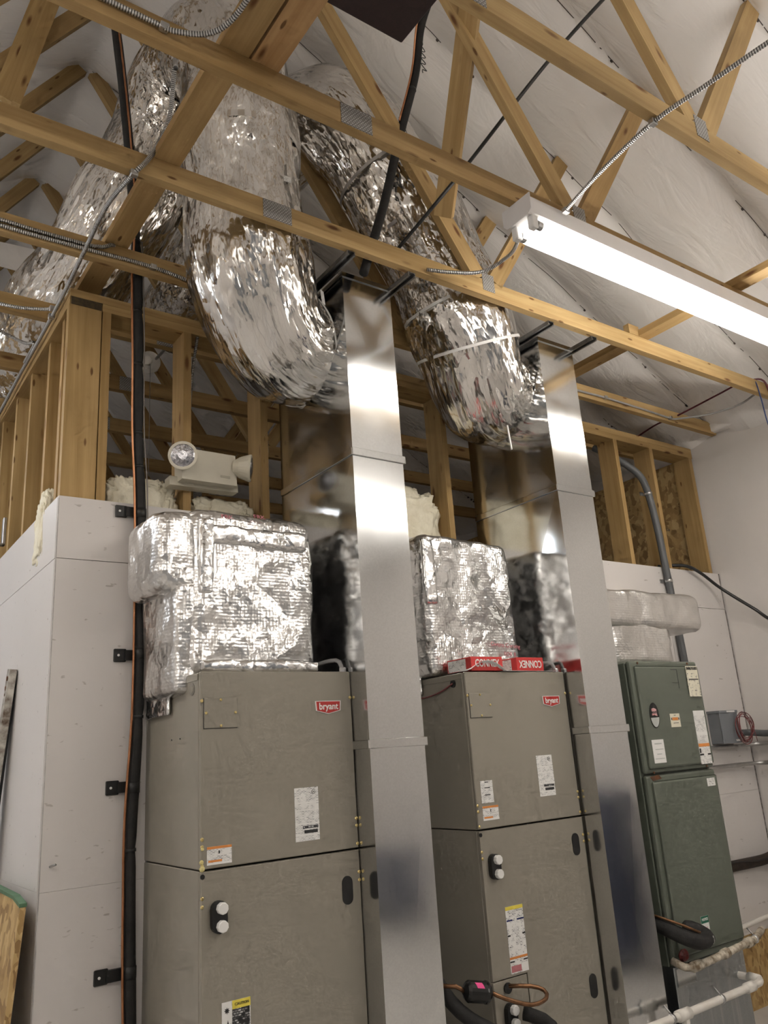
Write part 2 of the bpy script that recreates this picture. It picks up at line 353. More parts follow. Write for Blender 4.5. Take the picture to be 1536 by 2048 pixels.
def sticker(name, par, x0, x1, z0, z1, y, base, strips=(), rim=None, th=.001):
    """thin printed label on a face that looks towards -Y; strips: (u0,v0,u1,v1,material) from the top left"""
    mats = [base]; V, F, mi, UV = [], [], [], []
    def q(a, b_, c, d, yy, k):
        i = len(V); V.extend([(a, yy, c), (b_, yy, c), (b_, yy, d), (a, yy, d)]); UV.extend([(a, c), (b_, c), (b_, d), (a, d)]); F.append((i, i+1, i+2, i+3)); mi.append(k)
    k = 8
    V += bv((x0, y-th, z0), (x1, y, z1)); UV += [(p[0], p[2]) for p in V]; F += [tuple(f) for f in BF]; mi += [0]*6
    for (u0, v0, u1, v1, mm) in strips:
        if mm not in mats: mats.append(mm)
        q(x0+(x1-x0)*u0, x0+(x1-x0)*u1, z1-(z1-z0)*v1, z1-(z1-z0)*v0, y-th-.0006, mats.index(mm))
    return mesh(name, V, F, mats, par, uv=UV, mi=mi)
def pill(name, x, z0, z1, r, y0, y1, mat, par, n=8):
    pts = [(x+r*math.cos(a), y1, z1-r+r*math.sin(a)) for a in [pi*k/n for k in range(n+1)]]+[(x+r*math.cos(a), y1, z0+r+r*math.sin(a)) for a in [pi+pi*k/n for k in range(n+1)]]
    return prism(name, pts, (0, y0-y1, 0), mat, par)
def screw(x, z, y, par, r=.0062, mat=BRASS):
    return lathe('screw', [(r, 0), (r, .002), (r*.6, .004)], (x, y, z), (0, -1, 0), mat, par, 8)
def fnoise(x, y, z): return noise.noise(Vector((x, y, z)))

# ------------------------------------------------------------------ shell
X0, XR, RIDGE, ZR = -4.04, 4.58, .27, 5.905
def roof(x): return ZR-.5*abs(x-RIDGE)
struct(box('floor', (X0-.1, -7, -.1), (XR+.1, 5, 0), CONC))
wr = struct(box('wall_right', (XR, -7, 0), (XR+.12, 5, 3.78), WHITEW))
box('sheathing', (XR-.012, .17, 0), (XR-.001, 4.99, 3.62), OSB, wr)
box('base_sheathing', (XR-.012, -.9, 0), (XR-.001, -.001, .42), OSB, wr)
multi('panel_joint', [((XR-.003, -.36, .42), (XR-.001, -.352, 1.9)), ((XR-.003, -1.6, .42), (XR-.001, -1.592, 3.7))], gen('joint_grey', (.25, .23, .22)), wr)
struct(box('wall_left', (X0-.12, -7, 0), (X0, 5, 3.78), WHITEW))
for nm, y, s in (('wall_rear', 5, .1), ('wall_entrance', -7, -.1)):
    struct(prism(nm, [(X0, y, 0), (XR, y, 0), (XR, y, roof(XR)), (RIDGE, y, ZR), (X0, y, roof(X0))], (0, s, 0), WHITEW))

dr = struct(box('added_door_1', (-2.6, -6.99, 0), (3.4, -6.96, 3.06), GREYBOX))  # added unseen door, keeps that wall from mirroring white in the metal
DOORM = gen('added_door_steel', (.26, .28, .31), (.23, .25, .28), 5, .45)
for k in range(5): box('added_door_panel', (-2.58, -6.955, .01+k*.61), (3.38, -6.93, .60+k*.61), DOORM, dr, .006)
# ceiling: white lining fabric stapled to the trusses, sagging between them
TY = [-6.187, -5.587, -4.987, -4.387, -3.787, -3.187, -2.587, -1.987, -1.385, -.797, -.20, .40, 1.0, 1.6, 2.2, 2.8, 3.4, 4.0, 4.6]
def sag(y):
    for a, b_ in zip(TY, TY[1:]):
        if a <= y <= b_: return math.sin(pi*(y-a)/(b_-a))**.75
    return .3
def lining(x, y):
    s = sag(y); e = 1-s
    wr_ = fnoise(x*5.5+y*1.2, y*2.0, 3.1)*.02*(.3+e)+fnoise(x*14+3, y*3.0, 1.7)*.016*e**1.5+fnoise(x*11-y*5, y*4, 4.4)*.006
    big = fnoise(x*1.1, y*1.4, 9.)*.02*s
    return roof(x)-.075*s*(1+.35*fnoise(x*.9, y*.5, 5))+wr_+big
def grid(xs, ys):
    V = [(x, y, lining(x, y)) for x in xs for y in ys]; n = len(ys)
    F = [(i*n+j, i*n+j+1, (i+1)*n+j+1, (i+1)*n+j) for i in range(len(xs)-1) for j in range(n-1)]
    return V, F
def rng(a, b_, s): n = int(round((b_-a)/s)); return [a+(b_-a)*i/n for i in range(n+1)]
V, F = grid(rng(X0, -.6, .12)+rng(-.56, XR, .035), rng(-7, -2.6, .12)+rng(-2.56, 5, .03))
ceil = struct(mesh('ceiling', V, F, FABRIC, smooth=True))
SEAM = gen('seam_dark_brown', (.07, .055, .05), (.12, .10, .09), 30, .9)  # dark brown for the stapled seams and the staples
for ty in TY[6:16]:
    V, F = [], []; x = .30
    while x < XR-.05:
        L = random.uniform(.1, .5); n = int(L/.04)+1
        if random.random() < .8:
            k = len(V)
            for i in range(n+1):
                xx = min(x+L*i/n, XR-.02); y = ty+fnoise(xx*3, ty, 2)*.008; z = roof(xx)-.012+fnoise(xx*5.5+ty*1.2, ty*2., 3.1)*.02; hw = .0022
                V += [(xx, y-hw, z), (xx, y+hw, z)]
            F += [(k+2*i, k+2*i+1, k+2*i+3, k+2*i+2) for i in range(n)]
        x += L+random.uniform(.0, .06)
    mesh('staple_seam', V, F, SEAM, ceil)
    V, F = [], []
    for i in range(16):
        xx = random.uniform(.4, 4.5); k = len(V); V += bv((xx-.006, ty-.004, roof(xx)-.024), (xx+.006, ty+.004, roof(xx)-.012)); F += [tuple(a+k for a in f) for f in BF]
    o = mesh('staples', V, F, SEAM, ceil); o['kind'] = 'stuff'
tube('eave_flap', [(XR-.055, y, 3.765+.008*math.sin(y*5)) for y in rng(-4, .1, .2)], .042, FABRIC, ceil, 12, rf=lambda s_, a, p: .042+.010*fnoise(a*2, p.y*4, 1)+.006*fnoise(a*3, p.y*14, 5))

# partition wall in front (Y = 0) and its return (X = 0)
wf = struct(box('wall_front', (.012, .004, 0), (XR-.001, .012, 2.69), BLACKP))
for z0, z1, br_ in ((0, 1.2195, (2.44,)), (1.2203, 2.4385, (1.9, 3.9)), (2.4412, 2.70, (2.44,))):
    xs = [-.012]+list(br_)+[XR-.004]
    for a, b_ in zip(xs, xs[1:]): box('panel', (a+.0015, -.012, z0), (b_-.0015, 0.003, z1), PAINT, wf)
ws = struct(box('wall_side', (.004, .014, 0), (.012, 4.98, 2.69), BLACKP))
for z0, z1, br_ in ((0, 1.2195, (1.22, 3.66)), (1.2203, 2.4385, (2.44,)), (2.4412, 2.70, (1.22, 3.66))):
    ys = [.0]+list(br_)+[4.97]
    for a, b_ in zip(ys, ys[1:]): box('panel', (-.012, a+.0045, z0), (.003, b_-.0015, z1), PAINT, ws)
mesh('corner_gap', [(-.0125, -.0125, 0), (-.0085, -.0125, 0), (-.0085, -.0125, 2.69), (-.0125, -.0125, 2.69)], [(0, 1, 2, 3)], gen('corner_seam', (.30, .28, .27), (.6, .58, .56), 9), wf)
def stud(x, par=wf, t_=.038, dep=.14, z0=2.2):
    return board('stud', (x, .016+dep/2, z0), (x, .016+dep/2, 3.60), t_, dep, (1, 0, 0), WOODD, par)
board('stud', (.069, .035, 2.2), (.069, .035, 3.60), .14, .038, (1, 0, 0), WOODD, wf)
board('stud', (.163, .085, 2.2), (.163, .085, 3.60), .038, .14, (1, 0, 0), WOODD, wf)
for x in (.544, .94, 1.34, 1.72, 2.10, 2.49, 2.88, 3.27, 3.66, 4.055, 4.53): stud(x)
board('top_plate', (.142, .086, 3.619), (XR-.02, .086, 3.619), .038, .14, (0, 0, 1), WOODD, wf)
board('top_plate', (.001, .086, 3.658), (XR-.02, .086, 3.658), .038, .14, (0, 0, 1), WOOD, wf)
for y in (.175, .42, .785, 1.12, 1.48, 1.86, 2.24, 2.62, 3.0, 3.4, 3.8):
    board('stud', (.086, y, 2.2), (.086, y, 3.60), .14, .038, (1, 0, 0), WOODD, ws)
board('top_plate', (.071, .02, 3.619), (.071, 4.98, 3.619), .038, .14, (0, 0, 1), WOODD, ws)
board('top_plate', (.071, .16, 3.658), (.071, 4.98, 3.658), .038, .14, (0, 0, 1), WOOD, ws)
mesh('corner_block', bv((.006, .014, 3.60), (.138, .018, 3.638)), BF, gen('dark_end_grain', (.09, .065, .03), (.05, .035, .02), 60, .8), wf)
text('stud_stamp', 'CA', (4.10, .015, 2.99), .03, (1, 0, 0), (0, 0, 1), BLACKI, wf)
box('base_sheathing', (3.25, -.016, 0), (XR-.014, -.0125, .40), OSB, wf)
box('corner_caulk', (XR-.011, -.0165, .4), (XR-.004, -.0125, 2.70), gen('dark_caulk', (.12, .10, .09), (.4, .38, .36), 40, .8), wf)
# nail and marks on the painted panel
nl = tube('nail', [(.023, -.012, 1.303), (.030, -.06, 1.312)], .004, ZINC, None, 6, raw=True); tag(nl, 'single bent nail sticking out of the white wall near its left corner', 'nail')

# fibreglass batts on top of the panels between the studs
def batt(x0, x1, y0, y1, z0, z1, label, sd):
    bm = bmesh.new(); bmesh.ops.create_icosphere(bm, subdivisions=5, radius=1)
    c = Vector(((x0+x1)/2, (y0+y1)/2, (z0+z1)/2)); h = Vector(((x1-x0)/2, (y1-y0)/2, (z1-z0)/2))
    for v in bm.verts:
        p = v.co; q = Vector([math.copysign(abs(a)**.5, a) for a in p]); d = .97+.16*fnoise(p.x*2.1+sd, p.y*2.1, p.z*2.1)+.16*fnoise(p.x*5+sd, p.y*5, p.z*5)+.08*fnoise(p.x*11, p.y*11+sd, p.z*11)+.04*fnoise(p.x*25, p.y*25+sd, p.z*25)
        v.co = c+Vector((h.x*q.x, h.y*q.y, h.z*q.z))*d
    o = frombm('insulation_batt', bm, BATT, None, smooth=True); tag(o, label, 'insulation', 'fibreglass batts in the wall framing'); return o
batt(.195, .51, .03, .15, 2.55, 2.85, 'cream fibreglass batt behind the black pipe, beside the wide corner post', 1)
batt(.58, .905, .03, .15, 2.5, 2.80, 'cream fibreglass batt under the emergency light, between two studs', 4)
batt(1.53, 2.07, .03, .30, 2.5, 3.02, 'tall cream fibreglass batt heaped between the two steel ducts', 8)
batt(-.02, .09, .21, .38, 2.45, 2.80, 'small cream fibreglass scrap poking out of the left side framing', 12)

# ------------------------------------------------------------------ roof trusses
def make_truss(y, label):
    t_ = thing('roof_truss', (RIDGE, y, 3.705), label, 'roof truss', 'timber roof trusses')
    board('bottom_chord', (X0+.02, y, 3.75), (XR-.03, y, 3.75), .089, .038, (0, 0, 1), WOOD, t_)
    for s in (1, -1):
        f = lambda x: RIDGE+s*(x-RIDGE)
        board('web', (f(.315), y, 5.86), (f(1.70), y, 3.80), .089, .038, (s, 0, .72), WOOD, t_)
        board('web', (f(1.80), y, 3.80), (f(2.475), y, 4.82), .089, .038, (-s, 0, .68), WOOD, t_)
        mesh('gusset_plate', bv((f(1.75)-.038, y-.0212, 3.735), (f(1.75)+.038, y-.0192, 3.83)), BF, PLATEM, t_)
    mesh('gusset_plate', bv((.525, y-.0212, 3.708), (.655, y-.0192, 3.793)), BF, PLATEM, t_)
    return t_
TL = {-1.987: 'nearest roof truss, chord crossing the top right corner of the photo', -1.385: 'roof truss whose bottom chord carries the long tube light',
      -.797: 'roof truss whose chord passes just above the tops of both steel ducts', -.20: 'roof truss behind the flexible ducts with armoured cable clipped to its chord',
      .40: 'first roof truss inside the framed room, seen above the top plate', 1.0: 'second roof truss inside the framed room behind the studs',
      1.6: 'third roof truss inside the framed room behind the studs', 2.2: 'fourth roof truss inside the framed room behind the studs',
      2.8: 'fifth roof truss inside the framed room, low between the studs', 3.4: 'sixth roof truss inside the framed room, deep in shadow', 4.0: 'farthest roof truss glimpsed between the wall studs'}
first = make_truss(-1.987, TL[-1.987])
for ty in TY[8:18]:
    r = first.copy(); COL.objects.link(r); r.location.y = ty; r['label'] = TL[ty]
    for ch in list(first.children):
        c = ch.copy(); COL.objects.link(c); c.parent = r
br_ = board('lateral_brace', (.125, -2.6, 3.815), (.125, 2.4, 3.815), .038, .10, (0, 0, 1), WOOD); tag(br_, 'wide tan board lying across the truss chords beside the flexible duct', 'timber brace')
br_ = board('lateral_brace', (.235, -2.6, 3.815), (.235, -1.36, 3.815), .038, .10, (0, 0, 1), WOODO); tag(br_, 'short glow-tinted orange board beside the wide tan one at the top of the photo', 'timber brace')
br_ = board('lateral_brace', (2.95, -2.3, 3.815), (2.95, -.05, 3.815), .038, .089, (0, 0, 1), WOOD); tag(br_, 'brace board running over the chords behind the long tube light', 'timber brace')
br_ = board('scrap_block', (2.86, -.80, 3.828), (2.95, -.80, 3.828), .06, .036, (0, 0, 1), WOOD); br_.location = (2.87, -.80, 3.826); tag(br_, 'small cut timber block nailed on the chord beside the brace', 'timber block')
br_ = board('diagonal_brace', (1.13, -1.56, 4.66), (1.47, -.85, 4.04), .089, .038, (.25, -1, .1), WOOD); tag(br_, 'steep diagonal brace board standing between two trusses near the black rod', 'timber brace')
tb = thing('diagonal_brace', (-.23, .36, 4.9), 'doubled steep brace boards in the top left corner of the photo', 'timber brace')
for dx in (0, .04): board('board', (-.135+dx, .30, 5.58), (-.29+dx, .36, 4.85), .09, .038, (1, 0, .16), WOODD, tb)

# ------------------------------------------------------------------ light fixtures
def fixture(x, y, L, z, label, mat):
    f = thing('tube_light', (x, y, z-.14), label, 'light fixture', 'twin tube light fixtures')
    c = [(y-.06, z), (y+.06, z), (y+.06, z-.074), (y+.052, z-.082), (y-.052, z-.082), (y-.06, z-.074)]
    prism('housing', [(x, a, b_) for a, b_ in c], (L, 0, 0), WHITEE, f)
    for e in (x-.004, x+L): prism('end_plate', [(e, y-.078, z), (e, y+.078, z), (e, y+.078, z-.07), (e, y+.06, z-.09), (e, y-.06, z-.09), (e, y-.078, z-.07)], (.004, 0, 0), WHITEE, f)
    for dy in (-.045, .045):
        tube('tube', [(x+.075, y+dy, z-.114), (x+L/2, y+dy, z-.114), (x+L-.075, y+dy, z-.114)], .019, mat, f, 12, raw=True)
        for e in (x+.05, x+L-.075):
            lathe('tube_cap', [(.0195, 0), (.0195, .026)], (e, y+dy, z-.114), (1, 0, 0), ZINC, f, 12)
        for e in (x+.018, x+L-.048): box('lamp_holder', (e, y+dy-.016, z-.138), (e+.032, y+dy+.016, z-.080), WHITEP, f, .004)
    return f
fixture(1.36, -1.40, 2.44, 3.704, 'long lit twin tube light screwed under the truss chord', TUBEM)
fixture(1.30, -3.30, 2.44, 3.704, 'lit twin tube light overhead, right of the camera', TUBEM)
fixture(-3.15, -.70, 2.44, 3.704, 'unseen twin tube light set to brighten the lining on the left side', TUBEM)  # unseen fixture, placed here to brighten the lining on the left
fixture(-3.2, -3.30, 2.44, 3.704, 'lit twin tube light behind and left of the camera', TUBEM)
fixture(-3.05, .75, 2.44, 3.704, 'added cool twin tube light brightening the left side of the framed room', FILLC)  # added fixture, throws cool light on the return wall and lining
fixture(-3.05, 2.3, 2.44, 3.704, 'added cool twin tube light deep at the left, brightening the far lining', FILLC)  # also added, lifts the lining deep on the left
fixture(1.3, -5.4, 2.44, 3.704, 'added fill tube light far behind the camera on the right', TUBEM)  # extra fill fixture, added to even out the light
fixture(-3.2, -5.4, 2.44, 3.704, 'added fill tube light far behind the camera on the left', TUBEM)  # its twin, added as fill in the same way

# ------------------------------------------------------------------ sheet metal riser ducts
def sheet_section(x0, x1, y0, y1, z0, z1, par, brk=.005):
    V = list(bv((x0, y0, z0), (x1, y1, z1))); F = [(4, 5, 6, 7), (0, 3, 2, 1)]
    for quad, nrm in (((0, 1, 5, 4), (0, -.15, 0)), ((1, 2, 6, 5), (1, 0, 0)), ((2, 3, 7, 6), (0, 1, 0)), ((3, 0, 4, 7), (-1, 0, 0))):
        c = sum((Vector(V[i]) for i in quad), Vector())/4+Vector(nrm)*brk; k = len(V); V.append(c)
        F += [(quad[i], quad[(i+1) % 4], k) for i in range(4)]
    return mesh('duct_section', V, F, GALV, par)
def riser(x0, x1, zc, label):
    y0, y1 = -.660, -.040
    d = thing('riser_duct', ((x0+x1)/2, y0, 0), label, 'duct', 'galvanised riser ducts')
    zs = [0, zc[0], zc[1], 3.684]
    for a, b_ in zip(zs, zs[1:]): sheet_section(x0, x1, y0, y1, a+.001, b_-.001, d)
    for z in zc:
        box('drive_cleat', (x0-.004, y0-.007, z-.017), (x1+.012, y0-.001, z+.017), GALV, d, .002)
        box('drive_cleat', (x0-.007, y0-.004, z-.016), (x0-.001, y1, z+.016), GALV, d, .002)
        box('drive_cleat', (x1+.001, y0-.004, z-.016), (x1+.007, y1, z+.016), GALV, d, .002)
    multi('top_flange', [((x0-.003, y0-.006, 3.668), (x1+.003, y0-.001, 3.69)), ((x0-.005, y0-.004, 3.668), (x0-.001, y1, 3.69)), ((x1+.001, y0-.004, 3.668), (x1+.005, y1, 3.69))], GALV, d)
    return d
riser(.996, 1.258, (1.650, 2.832), 'tall galvanised rectangular duct standing between the two taupe air handlers')
riser(2.230, 2.496, (1.655, 2.842), 'tall galvanised rectangular duct standing beside the green furnace')
def strut(x, y0, y1, z, label):
    s = thing('strut_channel', (x, (y0+y1)/2, z-.02), label, 'steel channel', 'strut channels hanging the ducts')
    multi('channel', [((x-.02, y0, z-.003), (x+.02, y1, z)), ((x-.02, y0, z-.021), (x-.017, y1, z-.003)), ((x+.017, y0, z-.021), (x+.02, y1, z-.003)), ((x-.017, y0, z-.021), (x-.010, y1, z-.018)), ((x+.010, y0, z-.021), (x+.017, y1, z-.018))], STRUTM, s)
    for yy in (y0+.05, y0+.2): lathe('bolt', [(.006, 0), (.006, .006)], (x, yy, z-.003), (0, 0, -1), ZINC, s, 6)
    return s
for x, wds in ((.955, 'left side of the duct between the air handlers'), (1.284, 'right side of the duct between the air handlers'), (2.19, 'left side of the duct beside the green furnace'), (2.525, 'right side of the duct beside the green furnace')):
    strut(x, -.80, -.17, 3.702, 'grey steel strut under the truss chord, '+wds)

# ------------------------------------------------------------------ flexible insulated ducts
def flex(path, r, label, sd):
    P = smoothpath(path, .014); o0 = thing('flexible_duct', path[0], label, 'flexible duct', 'foil sleeved flexible ducts')
    def rf(s, a, p):
        ca, sa = math.cos(a), math.sin(a)
        lw = fnoise(ca*2.2+sd, sa*2.2, s*1.8)*.018                       # soft dents
        fold = abs(fnoise(ca*6.5+sd*2+s*.8, sa*6.5, s*2.0+7))*.016       # long folds
        fine = fnoise(ca*13+s*2, sa*13+sd, s*7)*.0045
        puff = .010*math.sin(s*2*pi/.62+sd)
        end = -.035*max(0, 1-s/.07)
        return r+lw-fold+fine+puff+end+.006
    sl = tube('sleeve', P, r, FLEXM, o0, 110, raw=True, rf=rf, caps=True)
    return o0, P, sl
f1p = [(.990, -.335, 3.47), (.92, -.34, 3.44), (.83, -.37, 3.425), (.72, -.43, 3.50), (.635, -.485, 3.68), (.60, -.498, 3.92), (.583, -.498, 4.2), (.575, -.495, 4.5), (.565, -.44, 4.8), (.56, -.25, 5.03), (.535, .03, 5.07), (.49, .22, 4.88), (.40, .34, 4.6), (.31, .46, 4.38), (.22, .68, 4.19), (.16, .94, 4.10), (.10, 1.4, 4.08), (.05, 2.2, 4.08), (0, 3.2, 4.08)]
f2p = [(2.227, -.335, 3.49), (2.15, -.34, 3.46), (2.05, -.38, 3.44), (1.95, -.44, 3.49), (1.875, -.485, 3.64), (1.80, -.498, 3.82), (1.69, -.498, 4.04), (1.56, -.495, 4.27), (1.43, -.48, 4.48), (1.30, -.42, 4.74), (1.22, -.24, 4.97), (1.16, .05, 5.06), (1.14, .4, 5.03), (1.17, 1.0, 4.92), (1.22, 2.0, 4.86)]
F1, P1, S1 = flex(f1p, .262, 'big foil flexible duct elbowing down to the left steel duct', 2.3)
F2, P2, S2 = flex(f2p, .262, 'big foil flexible duct elbowing down to the right steel duct', 8.1)
def band(name, P, k, r, wdt, mat, par, ecc=1.0, tail=None):
    i = min(range(len(P)), key=lambda j: abs(j*.014-k)); tdir = (P[i+1]-P[i-1]).normalized(); n = tdir.orthogonal().normalized(); b_ = tdir.cross(n); c = P[i]; V, F = [], []; m_ = 60
    for q in range(m_):
        a = 2*pi*q/m_; rr = r+.004*fnoise(math.cos(a)*3, math.sin(a)*3, k)
        d = n*math.cos(a)+b_*math.sin(a)
        for h, dr in ((-wdt/2, 0), (wdt/2, 0), (wdt/2, .003), (-wdt/2, .003)): V.append(c+tdir*h+d*(rr+dr))
    for q in range(m_):
        q2 = (q+1) % m_
        for e in range(4): F.append((q*4+e, q*4+(e+1) % 4, q2*4+(e+1) % 4, q2*4+e))
    return mesh(name, V, F, mat, par)
band('zip_tie', P2, .44, .272, .014, WHITEP, F2); band('zip_tie', P2, .66, .272, .014, WHITEP, F2)
STRAP = gen('grey_hanger_strap', (.42, .40, .38), (.36, .34, .32), 20, .4, .4)
band('hanger_strap', P2, 1.10, .268, .016, STRAP, F2); band('hanger_strap', P2, 1.38, .268, .016, STRAP, F2)
band('zip_tie', P1, .07, .266, .008, WHITEP, F1)
band('tape_joint', P1, 1.06, .268, .03, FLEXM, F1)
tube('zip_tie_tail', [(2.07, -.52, 3.20), (2.02, -.58, 3.04)], .005, WHITEP, F2, 5, raw=True)
for (c, n_, par, nm) in (((.665, -.755, 3.99), (-.1, -1, .1), F1, 'paper_tag'), ((.915, -.618, 3.56), (.5, -1, .1), F1, 'paper_tag'), ((1.74, -.745, 3.82), (-.35, -1, .1), F2, 'paper_tag')):
    n_ = Vector(n_).normalized(); r_ = Vector((0, 0, 1)).cross(n_).normalized()*-1; u_ = n_.cross(r_)*-1; c = Vector(c)
    w2, h2 = (.03, .015) if par is not F2 else (.05, .028)
    if abs(c.x-.915) < .01: w2, h2 = .013, .035
    mesh(nm, [c-r_*w2-u_*h2, c+r_*w2-u_*h2, c+r_*w2+u_*h2, c-r_*w2+u_*h2]+[c-r_*w2-u_*h2-n_*.002, c+r_*w2-u_*h2-n_*.002, c+r_*w2+u_*h2-n_*.002, c-r_*w2+u_*h2-n_*.002], BF, LBL, par, uv=[(0, 0), (.1, 0), (.1, .05), (0, .05)]*2)
for x, z, par in ((.992, 3.46, F1), (2.229, 3.48, F2)):
    lathe('collar', [(.215, 0), (.215, .03)], (x-.032, -.335, z), (1, 0, 0), BLACKF, par, 48)

# ------------------------------------------------------------------ air handlers
def foilbox(name, lo, hi, r, amp, mat, par, sd, st=.022, fr=4.0):
    lo, hi = Vector(lo), Vector(hi); V, F, idx = [], [], {}
    def add(p):
        key = tuple(round(a, 4) for a in p)
        if key not in idx:
            p = Vector(p); q = Vector([min(max(p[i], lo[i]+r), hi[i]-r) for i in range(3)]); d = (p-q); n = d.normalized() if d.length > 1e-6 else Vector((0, 0, 1))
            pp = q+n*r if d.length > 1e-6 else p
            a = fnoise(pp.x*fr+sd, pp.y*fr, pp.z*fr*.7)*amp+fnoise(pp.x*fr*3, pp.y*fr*3+sd, pp.z*fr*1.6)*amp*.45-abs(fnoise(pp.x*fr*1.9, pp.y*fr*1.9, pp.z*fr*.8+sd))*amp*.8
            idx[key] = len(V); V.append(pp+n*a)
        return idx[key]
    for ax in range(3):
        u, v = [i for i in range(3) if i != ax]; nu = max(2, int((hi[u]-lo[u])/st)); nv = max(2, int((hi[v]-lo[v])/st))
        for side in (0, 1):
            for i in range(nu):
                for j in range(nv):
                    q = []
                    for di, dj in ((0, 0), (1, 0), (1, 1), (0, 1)):
                        p = [0, 0, 0]; p[ax] = (lo, hi)[side][ax]; p[u] = lo[u]+(hi[u]-lo[u])*(i+di)/nu; p[v] = lo[v]+(hi[v]-lo[v])*(j+dj)/nv; q.append(add(p))
                    if (side == 1) == (ax == 1): q.reverse()
                    F.append(tuple(q))
    return mesh(name, V, F, mat, par, smooth=True)
YF = -.600
def badge(x, z, par, sc=1.):
    pts = [(-.056, .022), (.056, .022), (.053, -.014), (0, -.026), (-.053, -.014)]
    o = prism('badge', [(x+a*sc, YF, z+b_*sc) for a, b_ in pts], (0, -.004, 0), WHITEI, par)
    prism('badge_face', [(x+a*.93*sc, YF-.0041, z+b_*.90*sc) for a, b_ in pts], (0, -.001, 0), RED, o)
    text('badge_lettering', 'bryant', (x, YF-.0062, z+.001), .034*sc, (1, 0, 0), (0, 0, 1), WHITEI, o, .95, .0006)
def air_handler(x0, label, kind):
    x1 = x0+.618; zs, zt, zb = 1.285, 1.925, .40
    a = thing('air_handler', ((x0+x1)/2, -.3, 0), label, 'air handler', 'taupe air handlers')
    box('return_plenum', (x0+.01, YF+.02, .03), (x1-.01, -.075, zb-.001), GALVD, a)
    cu = box('upper_cabinet', (x0, YF+.016, zs+.002), (x1, -.07, zt), AHUM, a, .003)
    cl = box('lower_cabinet', (x0, YF+.016, zb), (x1, -.07, zs-.002), AHUM, a, .003)
    du = box('upper_door', (x0+.001, YF, zs+.004), (x1-.001, YF+.015, zt+.002), AHUM, a, .003)
    if kind == 1: dl = box('lower_door', (x0+.001, YF, zb+.002), (x1-.001, YF+.015, zs-.003), AHUM, a, .003)
    else:
        dl = mesh('lower_door', bv((x0+.187, YF, zb+.002), (x1-.001, YF+.015, zs-.003))+bv((x0+.001, YF, .734), (x0+.187, YF+.015, zs-.003)), BF+[tuple(i+8 for i in f) for f in BF], AHUM, a)
        box('coil_access_panel', (x0+.001, YF+.001, zb+.002), (x0+.184, YF+.015, .729), AHUM, a, .002)
    multi('top_lip', [((x0-.003, YF+.017, zt-.026), (x0, -.25, zt-.006))], AHUM, a)
    # blank wiring plate
    px, pz = x0+.075, 1.785
    pl_ = box('wiring_plate', (px-.062, YF-.0025, pz-.051), (px+.062, YF-.0002, pz+.051), AHUM, a, .001)
    multi('plate_shadow_strip', [((px-.064, YF-.0015, pz-.053), (px-.062, YF-.0001, pz+.051)), ((px-.064, YF-.0015, pz-.053), (px+.062, YF-.0001, pz-.051))], BLACKP, pl_)  # black strips paint the plate's shade along its left and lower edges
    for dx, dz in ((-.055, 0), (.055, 0), (0, .044), (0, -.044)): screw(px+dx, pz+dz, YF-.0025, pl_, .005)
    for dx, z in ((.005, 1.826), (.005, 1.381), (.005, 1.358), (.005, 1.30), (.005, 1.203), (.005, 1.178), (.611, 1.828), (.611, 1.39), (.611, 1.365), (.611, 1.303), (.611, 1.207), (.611, 1.18)): screw(x0+dx, z, YF, du if z > zs else dl)
    lathe('hole_plug', [(.008, 0), (.008, .003)], (x0+.006, YF, 1.268), (0, -1, 0), BLACKP, dl, 10)
    badge(x0+.510, 1.795, du)
    # rating label
    lx = x0+.354 if kind == 1 else x0+.372; lz0, lz1 = (1.335, 1.514) if kind == 1 else (1.387, 1.559)
    o = sticker('rating_label', du, lx, lx+.098, lz0, lz1, YF-.0002, LBL2, [(.30, .72, .95, .77, LBLK), (.36, .80, .92, .86, BLACKI), (.0, .88, 1, .9, WHITEI), (.0, .27, 1, .30, WHITEI), (0, .42, 1, .44, WHITEI), (.0, .67, 1, .70, WHITEI)])
    lathe('certification_ring', [(.008, 0), (.008, .0006)], (lx+.078, YF-.0016, lz1-.016), (0, -1, 0), BLACKI, o, 16)
    lathe('certification_mark', [(.0062, 0), (.0062, .0006)], (lx+.078, YF-.0022, lz1-.016), (0, -1, 0), WHITEI, o, 16)
    text('certification_lettering', 'UL', (lx+.078, YF-.0034, lz1-.016), .008, (1, 0, 0), (0, 0, 1), BLACKI, o)
    wx, wz0 = (x0+.022, 1.300) if kind == 1 else (x0+.030, 1.32)
    sticker('warning_label', du, wx, wx+.088, wz0, wz0+.056, YF-.0002, LBL2, [(.0, .0, 1, .14, ORANGEI), (.05, .74, .6, .86, ORANGEI), (.0, .87, 1, 1, WHITEI), (.46, .25, .52, .42, BLACKI)])
    # refrigerant ports
    def ports(cx, z0, z1, par):
        p = pill('port_grommet', cx, z0, z1, .026, YF-.022, YF-.0002, BLACKP, par)
        for z in (z1-.022, z0+.022): lathe('cap', [(.0185, 0), (.0185, .016), (.016, .018)], (cx+.004, YF-.022, z), (0, -1, 0), WHITEP, p, 9, False)
    ports(x0+.058, 1.095, 1.192, dl)
    if kind == 2: ports(x0+.068, .56, .65, dl)
    for z in ((1.105, 1.20),) if kind == 1 else ((1.127, 1.219), (.567, .66)):
        h = pill('recessed_handle', x0+.558, z[0], z[1], .0225, YF-.002, YF-.0001, BLACKP, dl)
